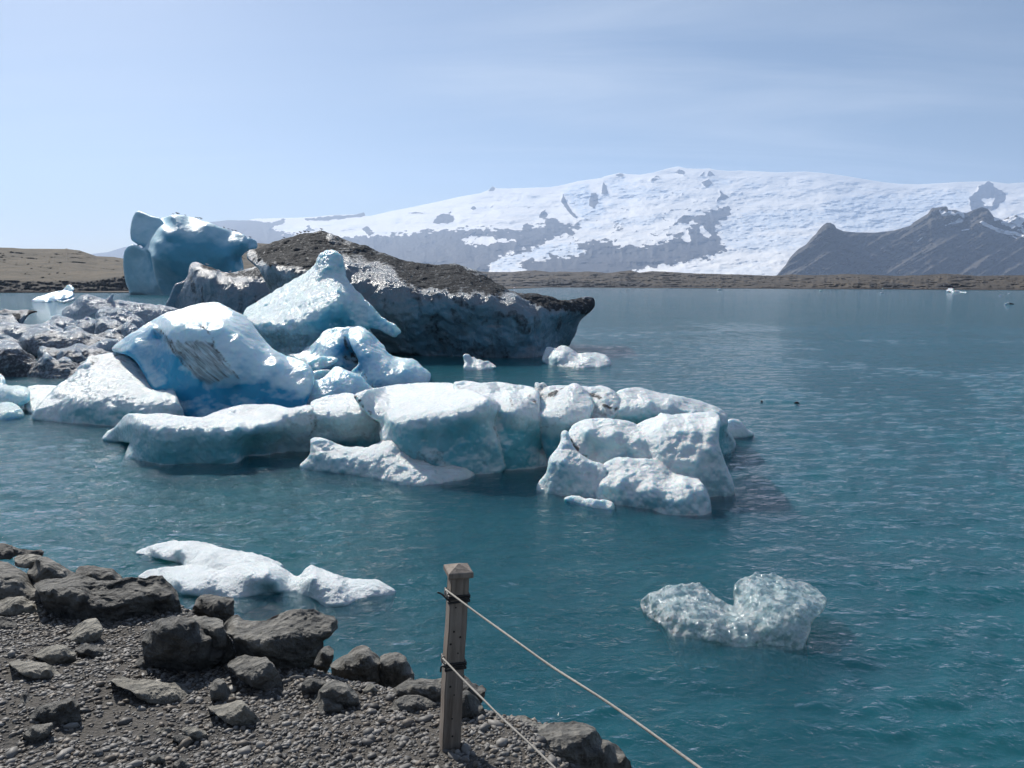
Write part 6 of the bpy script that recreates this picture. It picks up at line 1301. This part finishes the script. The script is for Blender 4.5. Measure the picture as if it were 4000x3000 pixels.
ROPE = t.done(t.bsdf(Base_Color=t.mix(wv.outputs['Fac'], (0.20, 0.185, 0.165), (0.40, 0.38, 0.34)), Roughness=0.85, Normal=t.bump(wv.outputs['Fac'], 0.6, 0.002)))
t = NT('dark_hole'); HOLE = t.done(t.bsdf(Base_Color=(0.012, 0.010, 0.009), Roughness=0.9))
PY_ = 3.02
PB = unproj(1752, 2965, PY_); PT = unproj(1790, 2240, PY_)
post = bpy.data.objects.new('fence_post', None); COL.objects.link(post)
post.location = PB.tolist()
axis = Vector((PT - PB).tolist()); H_ = axis.length
post.rotation_euler = (axis.to_track_quat('Z', 'Y').to_matrix() @ Matrix.Rotation(0, 3, 'Z')).to_euler()
eul = (axis.normalized().rotation_difference(Vector((0, 0, 1))).inverted().to_matrix() @ Matrix.Rotation(math.radians(17), 3, 'Z')).to_euler()
post.rotation_euler = eul
tag(post, 'square weathered wooden fence post with a pointed cap, standing in the shore gravel', 'fence post')
hw = 0.041
bm = bmesh.new(); bmesh.ops.create_cube(bm, size=1)
for v in bm.verts: v.co = Vector((v.co.x * 2 * hw, v.co.y * 2 * hw, (v.co.z + 0.5) * (H_ + 0.35) - 0.35))
bmesh.ops.subdivide_edges(bm, edges=[e for e in bm.edges if abs(e.verts[0].co.z - e.verts[1].co.z) > 0.5], cuts=24)
bmesh.ops.bevel(bm, geom=[e for e in bm.edges if abs(e.verts[0].co.x - e.verts[1].co.x) < 1e-5 and abs(e.verts[0].co.y - e.verts[1].co.y) < 1e-5], offset=0.005, segments=2, affect='EDGES')
for v in bm.verts:
    k = 0.0016 * math.sin(v.co.z * 9 + 1) + 0.001 * math.sin(v.co.z * 31)
    v.co.x += k; v.co.y += k * 0.6; v.co.x *= 1 + 0.05 * (1 - v.co.z / H_); v.co.y *= 1 + 0.05 * (1 - v.co.z / H_)
bm_obj('shaft', bm, WOOD, post)
bm = bmesh.new()
cw = 0.056
for z, w in ((H_ - 0.002, cw - 0.003), (H_ + 0.003, cw), (H_ + 0.021, cw), (H_ + 0.024, cw - 0.003), (H_ + 0.047, 0.004)):
    for sx_, sy_ in ((-1, -1), (1, -1), (1, 1), (-1, 1)):
        bm.verts.new((sx_ * w, sy_ * w, z))
bm.verts.ensure_lookup_table()
bm.faces.new([bm.verts[i] for i in (3, 2, 1, 0)]); bm.faces.new([bm.verts[16 + i] for i in range(4)])
for k in range(4):
    for i in range(4):
        j = (i + 1) % 4
        bm.faces.new([bm.verts[4 * k + i], bm.verts[4 * k + j], bm.verts[4 * k + 4 + j], bm.verts[4 * k + 4 + i]])
bmesh.ops.recalc_face_normals(bm, faces=bm.faces)
bm_obj('cap', bm, WOOD, post)
def kp(x, y): return 1650 + x / 3.016, 2150 + y / 3.016
zspan = lambda yy: H_ * (2965 - (2150 + yy / 3.016)) / (2965 - 2240)
for (x, y, r) in ((-0.016, 885, 3.6), (0.014, 952, 3.8), (-0.028, 1025, 4.2), (0.007, 1135, 2.8), (-0.02, 1518, 4.4), (0.0, 1620, 3.0), (-0.004, 1900, 3.2), (0.002, 2110, 4.0), (0.03, 585, 2.8), (-0.013, 610, 2.8)):
    bm = bmesh.new(); bmesh.ops.create_cone(bm, cap_ends=True, segments=10, radius1=r * 0.001, radius2=r * 0.0012, depth=0.003)
    bmesh.ops.rotate(bm, verts=bm.verts, matrix=Matrix.Rotation(math.pi / 2, 3, 'X')); bmesh.ops.translate(bm, verts=bm.verts, vec=(x, -hw * (1 + 0.05 * (1 - zspan(y) / H_)) - 0.0005, zspan(y)))
    bm_obj('nail_hole', bm, HOLE, post)
def tube(name, pts, r, mat, parent=None, seg=8, smooth_pts=4, closed=False, twist=0.0):
    P = [Vector(q) for q in pts]
    if smooth_pts > 1:
        out = []
        n = len(P)
        for i in range(n if closed else n - 1):
            a, b, c, d = P[(i - 1) % n if closed else max(i - 1, 0)], P[i], P[(i + 1) % n], P[(i + 2) % n if closed else min(i + 2, n - 1)]
            for k in range(smooth_pts):
                u = k / smooth_pts
                out.append(0.5 * ((2 * b) + (c - a) * u + (2 * a - 5 * b + 4 * c - d) * u * u + (3 * b - a - 3 * c + d) * u ** 3))
        if not closed: out.append(P[-1])
        P = out
    bm = bmesh.new(); rings = []
    n = len(P)
    for i, q in enumerate(P):
        tn = (P[(i + 1) % n] - P[i - 1]) if closed else (P[min(i + 1, n - 1)] - P[max(i - 1, 0)])
        tn.normalize(); up = Vector((0.13, 0.2, 1)); s1 = tn.cross(up).normalized(); s2 = s1.cross(tn)
        ring = []
        for k in range(seg):
            a = 2 * math.pi * k / seg + twist * i
            rr = r * (1 + (0.14 * math.cos(3 * a - twist * i * 3 + i * 0.9) if twist else 0))
            ring.append(bm.verts.new(q + s1 * math.cos(a) * rr + s2 * math.sin(a) * rr))
        rings.append(ring)
    m = n if closed else n - 1
    for i in range(m):
        A, B = rings[i], rings[(i + 1) % n]
        for k in range(seg):
            bm.faces.new([A[k], A[(k + 1) % seg], B[(k + 1) % seg], B[k]])
    if not closed:
        bm.faces.new(rings[0][::-1]); bm.faces.new(rings[-1])
    bmesh.ops.recalc_face_normals(bm, faces=bm.faces)
    return bm_obj(name, bm, mat, parent, True)
M_post = Matrix.LocRotScale(post.location, post.rotation_euler, (1, 1, 1))
inv = M_post.inverted()
def world_path(view, pts, y0, y1, n=60):
    c = cv(view, pts); L = np.concatenate([[0], np.cumsum(np.hypot(*np.diff(c, axis=0).T))]); L /= L[-1]
    c2 = np.stack([np.interp(np.linspace(0, 1, n), L, c[:, 0]), np.interp(np.linspace(0, 1, n), L, c[:, 1])], -1)
    Y = 1 / (1 / y0 + (1 / y1 - 1 / y0) * np.linspace(0, 1, n))
    return [tuple(q) for q in unproj(c2[:, 0], c2[:, 1], Y)]
def rope_set(label, rope_view, rope_pts, y0, y1, zc, tail):
    e = bpy.data.objects.new('rope', None); COL.objects.link(e)
    path = world_path(rope_view, rope_pts, y0, y1)
    path = chaik(path)
    e.location = path[0]
    L0 = Vector(path[0])
    tag(e, label, 'rope', 'ropes strung from the fence post')
    tube('cord', [Vector(q) - L0 for q in path], 0.0042, ROPE, e, seg=8, smooth_pts=3, twist=0.35)
    def loc(q): return (M_post @ Vector(q)) - L0
    r = hw * 1.04 + 0.0035
    for k, (za, zb) in enumerate(((0.016, 0.016), (0.002, 0.008), (0.008, -0.006), (-0.014, -0.010))):
        c = 0.004
        ring = [(-r, -r + c, za), (-r + c, -r, za), (0, -r, (za + zb) / 2 + 0.001), (r - c, -r, zb), (r, -r + c, zb), (r, 0, zb), (r, r - c, zb), (r - c, r, zb), (0, r, za), (-r + c, r, za), (-r, r - c, za), (-r, 0, za)]
        tube('binding', [loc((a, b, zc + z_)) for a, b, z_ in ring], 0.0042, CORD, e, seg=7, smooth_pts=3, closed=True)
    tube('binding_tail', [loc((a, b, zc + z_)) for a, b, z_ in tail], 0.0040, CORD, e, seg=7, smooth_pts=4)
    lp = [(-r - 0.004 + 0.009 * math.cos(a), -0.012 + 0.003 * math.sin(a), zc + 0.022 + 0.014 * math.sin(a)) for a in np.linspace(0, 2 * math.pi, 12, endpoint=False)]
    tube('loop', [loc(q) for q in lp], 0.0035, ROPE, e, seg=7, smooth_pts=3, closed=True)
    return e
def chaik(path):
    p = [Vector(q) for q in path]
    for _ in range(6):
        p = [p[0]] + [(p[i - 1] + p[i] * 2 + p[i + 1]) / 4 for i in range(1, len(p) - 1)] + [p[-1]]
    return [tuple(q) for q in p]
rope_set('upper rope bound with black cord below the post cap, running down to the right', 'V6', [(856, 244), (1000, 352), (1200, 497), (1530, 733), (1850, 933), (2212, 1190), (2500, 1400)], 2.94, 1.62, zspan(520),
         [(-0.045, -0.048, -0.004), (-0.060, -0.046, 0.012), (-0.080, -0.040, 0.030), (-0.098, -0.035, 0.037)])
rope_set('lower rope bound with black cord at mid post, running down to the right', 'V6', [(838, 668), (960, 795), (1100, 934), (1210, 1044), (1400, 1218), (1530, 1345), (1720, 1540)], 2.93, 2.05, zspan(1290),
         [(-0.045, -0.047, 0.0), (-0.058, -0.045, 0.010), (-0.066, -0.042, 0.004), (-0.067, -0.042, -0.018)])

# ---- seals and birds
SEAL = (lambda t: t.done(t.bsdf(Base_Color=(0.022, 0.021, 0.022), Roughness=0.18, Specular_IOR_Level=0.7)))(NT('wet_seal_skin'))
EYE = (lambda t: t.done(t.bsdf(Base_Color=(0.004, 0.004, 0.004), Roughness=0.05)))(NT('seal_eye'))
def skin_body(name, joints, mat, parent=None, levels=2):
    """joints: list of (x, y, z, rx, ry, parent index)"""
    me = bpy.data.meshes.new(name)
    me.from_pydata([j[:3] for j in joints], [(j[5], i) for i, j in enumerate(joints) if j[5] is not None], [])
    o = bpy.data.objects.new(name, me); COL.objects.link(o)
    o.modifiers.new('s', 'SKIN')
    for i, j in enumerate(joints):
        me.skin_vertices[0].data[i].radius = (j[3], j[4])
        me.skin_vertices[0].data[i].use_root = (i == 0)
    sb = o.modifiers.new('u', 'SUBSURF'); sb.levels = levels; sb.render_levels = levels
    dg = bpy.context.evaluated_depsgraph_get()
    m2 = bpy.data.meshes.new_from_object(o.evaluated_get(dg))
    bpy.data.objects.remove(o)
    m2.polygons.foreach_set('use_smooth', np.ones(len(m2.polygons), bool)); m2.name = name
    return link(name, m2, mat, parent)
def seal(px, py, w, turn, label):
    Y = float(plane_y(px, py)); L = w * Y / FPX
    x = float(unproj(px, py, Y)[0])
    e = skin_body('seal', [(0.25 * L, 0, -0.5 * L, .34 * L, .34 * L, None), (0.18 * L, 0, -0.10 * L, .27 * L, .27 * L, 0), (0.08 * L, 0, 0.12 * L, .26 * L, .25 * L, 1), (-0.16 * L, 0, 0.10 * L, .19 * L, .18 * L, 2), (-0.34 * L, 0, 0.05 * L, .12 * L, .11 * L, 3), (-0.42 * L, 0, 0.05 * L, .07 * L, .07 * L, 4)], SEAL)
    e.location = (x, Y, 0); e.rotation_euler = (0, 0, turn)
    tag(e, label, 'seal', 'seals in the lagoon')
    for s_ in (-1, 1):
        bm = bmesh.new(); bmesh.ops.create_icosphere(bm, subdivisions=2, radius=0.035 * L); bmesh.ops.translate(bm, verts=bm.verts, vec=(-0.10 * L, s_ * 0.15 * L, 0.20 * L)); bm_obj('eye', bm, EYE, e, True)
    bm = bmesh.new(); bmesh.ops.create_icosphere(bm, subdivisions=2, radius=0.04 * L); bmesh.ops.translate(bm, verts=bm.verts, vec=(-0.45 * L, 0, 0.09 * L)); bm_obj('nose', bm, EYE, e, True)
seal(2850 + 695 / 5.53, 1500 + 383 / 5.53, 19, math.radians(75), 'small round dark seal head in open water, the left of two')
seal(2850 + 1452 / 5.53, 1500 + 418 / 5.53, 27, math.radians(8), 'longer dark seal head with its muzzle pointing left, the right of two')
BIRD_D = (lambda t: t.done(t.bsdf(Base_Color=(0.03, 0.03, 0.033), Roughness=0.8)))(NT('dark_feathers'))
BIRD_W = (lambda t: t.done(t.bsdf(Base_Color=(0.75, 0.74, 0.72), Roughness=0.7)))(NT('white_feathers'))
BEAK = (lambda t: t.done(t.bsdf(Base_Color=(0.10, 0.05, 0.02), Roughness=0.5)))(NT('beak'))
def make_bird(mat):
    e = skin_body('gull', [(0, 0, 0.30, .14, .13, None), (0.16, 0, 0.36, .13, .12, 0), (0.27, 0, 0.45, .075, .075, 1), (0.33, 0, 0.50, .085, .085, 2), (-0.22, 0, 0.27, .10, .07, 0), (-0.44, 0, 0.25, .05, .018, 4), (-0.56, 0, 0.245, .03, .010, 5)], mat)
    bm = bmesh.new(); bmesh.ops.create_cone(bm, cap_ends=True, segments=8, radius1=0.028, radius2=0.004, depth=0.13)
    bmesh.ops.rotate(bm, verts=bm.verts, matrix=Matrix.Rotation(math.pi / 2, 3, 'Y')); bmesh.ops.translate(bm, verts=bm.verts, vec=(0.47, 0, 0.49)); bm_obj('beak', bm, BEAK, e)
    for s_ in (-1, 1):
        bm = bmesh.new(); bmesh.ops.create_cone(bm, cap_ends=True, segments=6, radius1=0.012, radius2=0.014, depth=0.20); bmesh.ops.translate(bm, verts=bm.verts, vec=(0.0, s_ * 0.05, 0.10)); bm_obj('leg', bm, BEAK, e)
        w_ = []
        bm = bmesh.new(); bmesh.ops.create_icosphere(bm, subdivisions=2, radius=1)
        for v in bm.verts: v.co = Vector((v.co.x * 0.30 - 0.14 , v.co.y * 0.03 + s_ * 0.12, v.co.z * 0.085 * (1 + 0.4 * v.co.x) + 0.31))
        bm_obj('wing', bm, BIRD_D if mat is BIRD_D else mat, e, True)
    return e
def berg_named(word):
    return next(o for o in COL.objects if word in str(o.get('label', '')))
_cache = {}
def surf(o, px, py):
    if o.name not in _cache:
        n = len(o.data.vertices); c = np.empty(n * 3, np.float32); o.data.vertices.foreach_get('co', c); c = c.reshape(-1, 3) + np.array(o.location)
        X, Y, Z = c[:, 0], c[:, 1], c[:, 2] - CAM_H
        fw = Y * CP - Z * SP_; up = Y * SP_ + Z * CP
        _cache[o.name] = (c, 2000 + FPX * X / fw, 1500 - FPX * up / fw)
    c, u, v = _cache[o.name]
    m = np.abs(u - px) < 5
    m &= v < py + 26
    i = np.nonzero(m)[0]
    j = i[np.argmin(v[i])]
    return c[j], float(v[j])
tallb = berg_named('notched left shoulder'); gritb = berg_named('black grit')
protos = {}
birds = [('B2', 322, 152, 7, 'tall', 0), ('B2', 413, 145, 13, 'tall', 0), ('B2', 565, 195, 6, 'tall', 0), ('B2', 752, 213, 7, 'tall', 0), ('B2', 788, 240, 8, 'tall', 0), ('B2', 832, 238, 10, 'tall', 0), ('B2', 1232, 410, 9, 'tall', 0), ('B2', 1312, 435, 7, 'tall', 0), ('B2', 1382, 443, 8, 'tall', 0), ('B2', 1440, 453, 8, 'tall', 0), ('B2', 1692, 580, 9, 'tall', 0),
         ('B1', 825, 170, 10, 'grit', 0), ('B1', 880, 150, 12, 'grit', 0), ('B1', 942, 145, 12, 'grit', 0), ('B1', 1035, 152, 11, 'grit', 0), ('B1', 1218, 105, 11, 'grit', 0), ('B1', 620, 255, 8, 'grit', 0), ('B1', 120, 243, 7, 'tall', 0),
         ('B2', 945, 1035, 12, 'grit', 1), ('B2', 1308, 1118, 9, 'grit', 1), ('B2', 1500, 1105, 9, 'grit', 1), ('B2', 1595, 1100, 7, 'grit', 1)]
order = ['leftmost gull on the tall blue berg', 'largest dark gull, second from the left on the tall blue berg', 'small gull on the tall blue berg, alone between the left pair and the next three', 'first of the three close gulls on the tall blue berg crest', 'middle of the three close gulls on the tall blue berg crest',
         'last of the three close gulls on the tall blue berg crest', 'first of four gulls in a row halfway down the tall berg crest', 'second of four gulls in a row halfway down the tall berg crest', 'third of four gulls in a row halfway down the tall berg crest', 'last of four gulls in a row halfway down the tall berg crest', 'gull near the low right end of the tall blue berg',
         'leftmost of four dark gulls gathered on the gritty summit', 'second of four dark gulls gathered on the gritty summit', 'third of four dark gulls gathered on the gritty summit', 'last of four dark gulls gathered on the gritty summit', 'lone dark gull right at the peak of the gritty berg', 'small dark gull on the left slope of the gritty summit', 'tiny gull on the knob at the right tip of the tall blue berg',
         'white gull on the left horn of the grey saddle below the tall berg', 'white gull in the dip of the grey saddle', 'pale gull right of the dip in the grey saddle', 'rightmost pale gull on the grey saddle']
for k, (view, x, y, w, on, white) in enumerate(birds):
    ox, oy, s = VIEWS[view]; px, py = ox + x / s, oy + y / s
    P, v = surf(tallb if on == 'tall' else gritb, px, py)
    size = 1.4 * w * float(P[1]) / FPX
    key = white
    if key not in protos:
        protos[key] = make_bird(BIRD_W if white else BIRD_D); o = protos[key]
    else:
        src = protos[key]; o = src.copy(); COL.objects.link(o)
        for ch in list(src.children):
            c = ch.copy(); COL.objects.link(c); c.parent = o
    o.location = (float(P[0]), float(P[1]), float(P[2]) + 0.02 * size); o.scale = (size,) * 3
    o.rotation_euler = (0, 0, math.radians(180 + RNG.uniform(-35, 35)) if not white else math.radians(RNG.uniform(0, 360)))
    tag(o, order[k], 'gull', 'gulls resting on the icebergs')
HAZE_D = 5.0e-5
haze(HAZE_D)
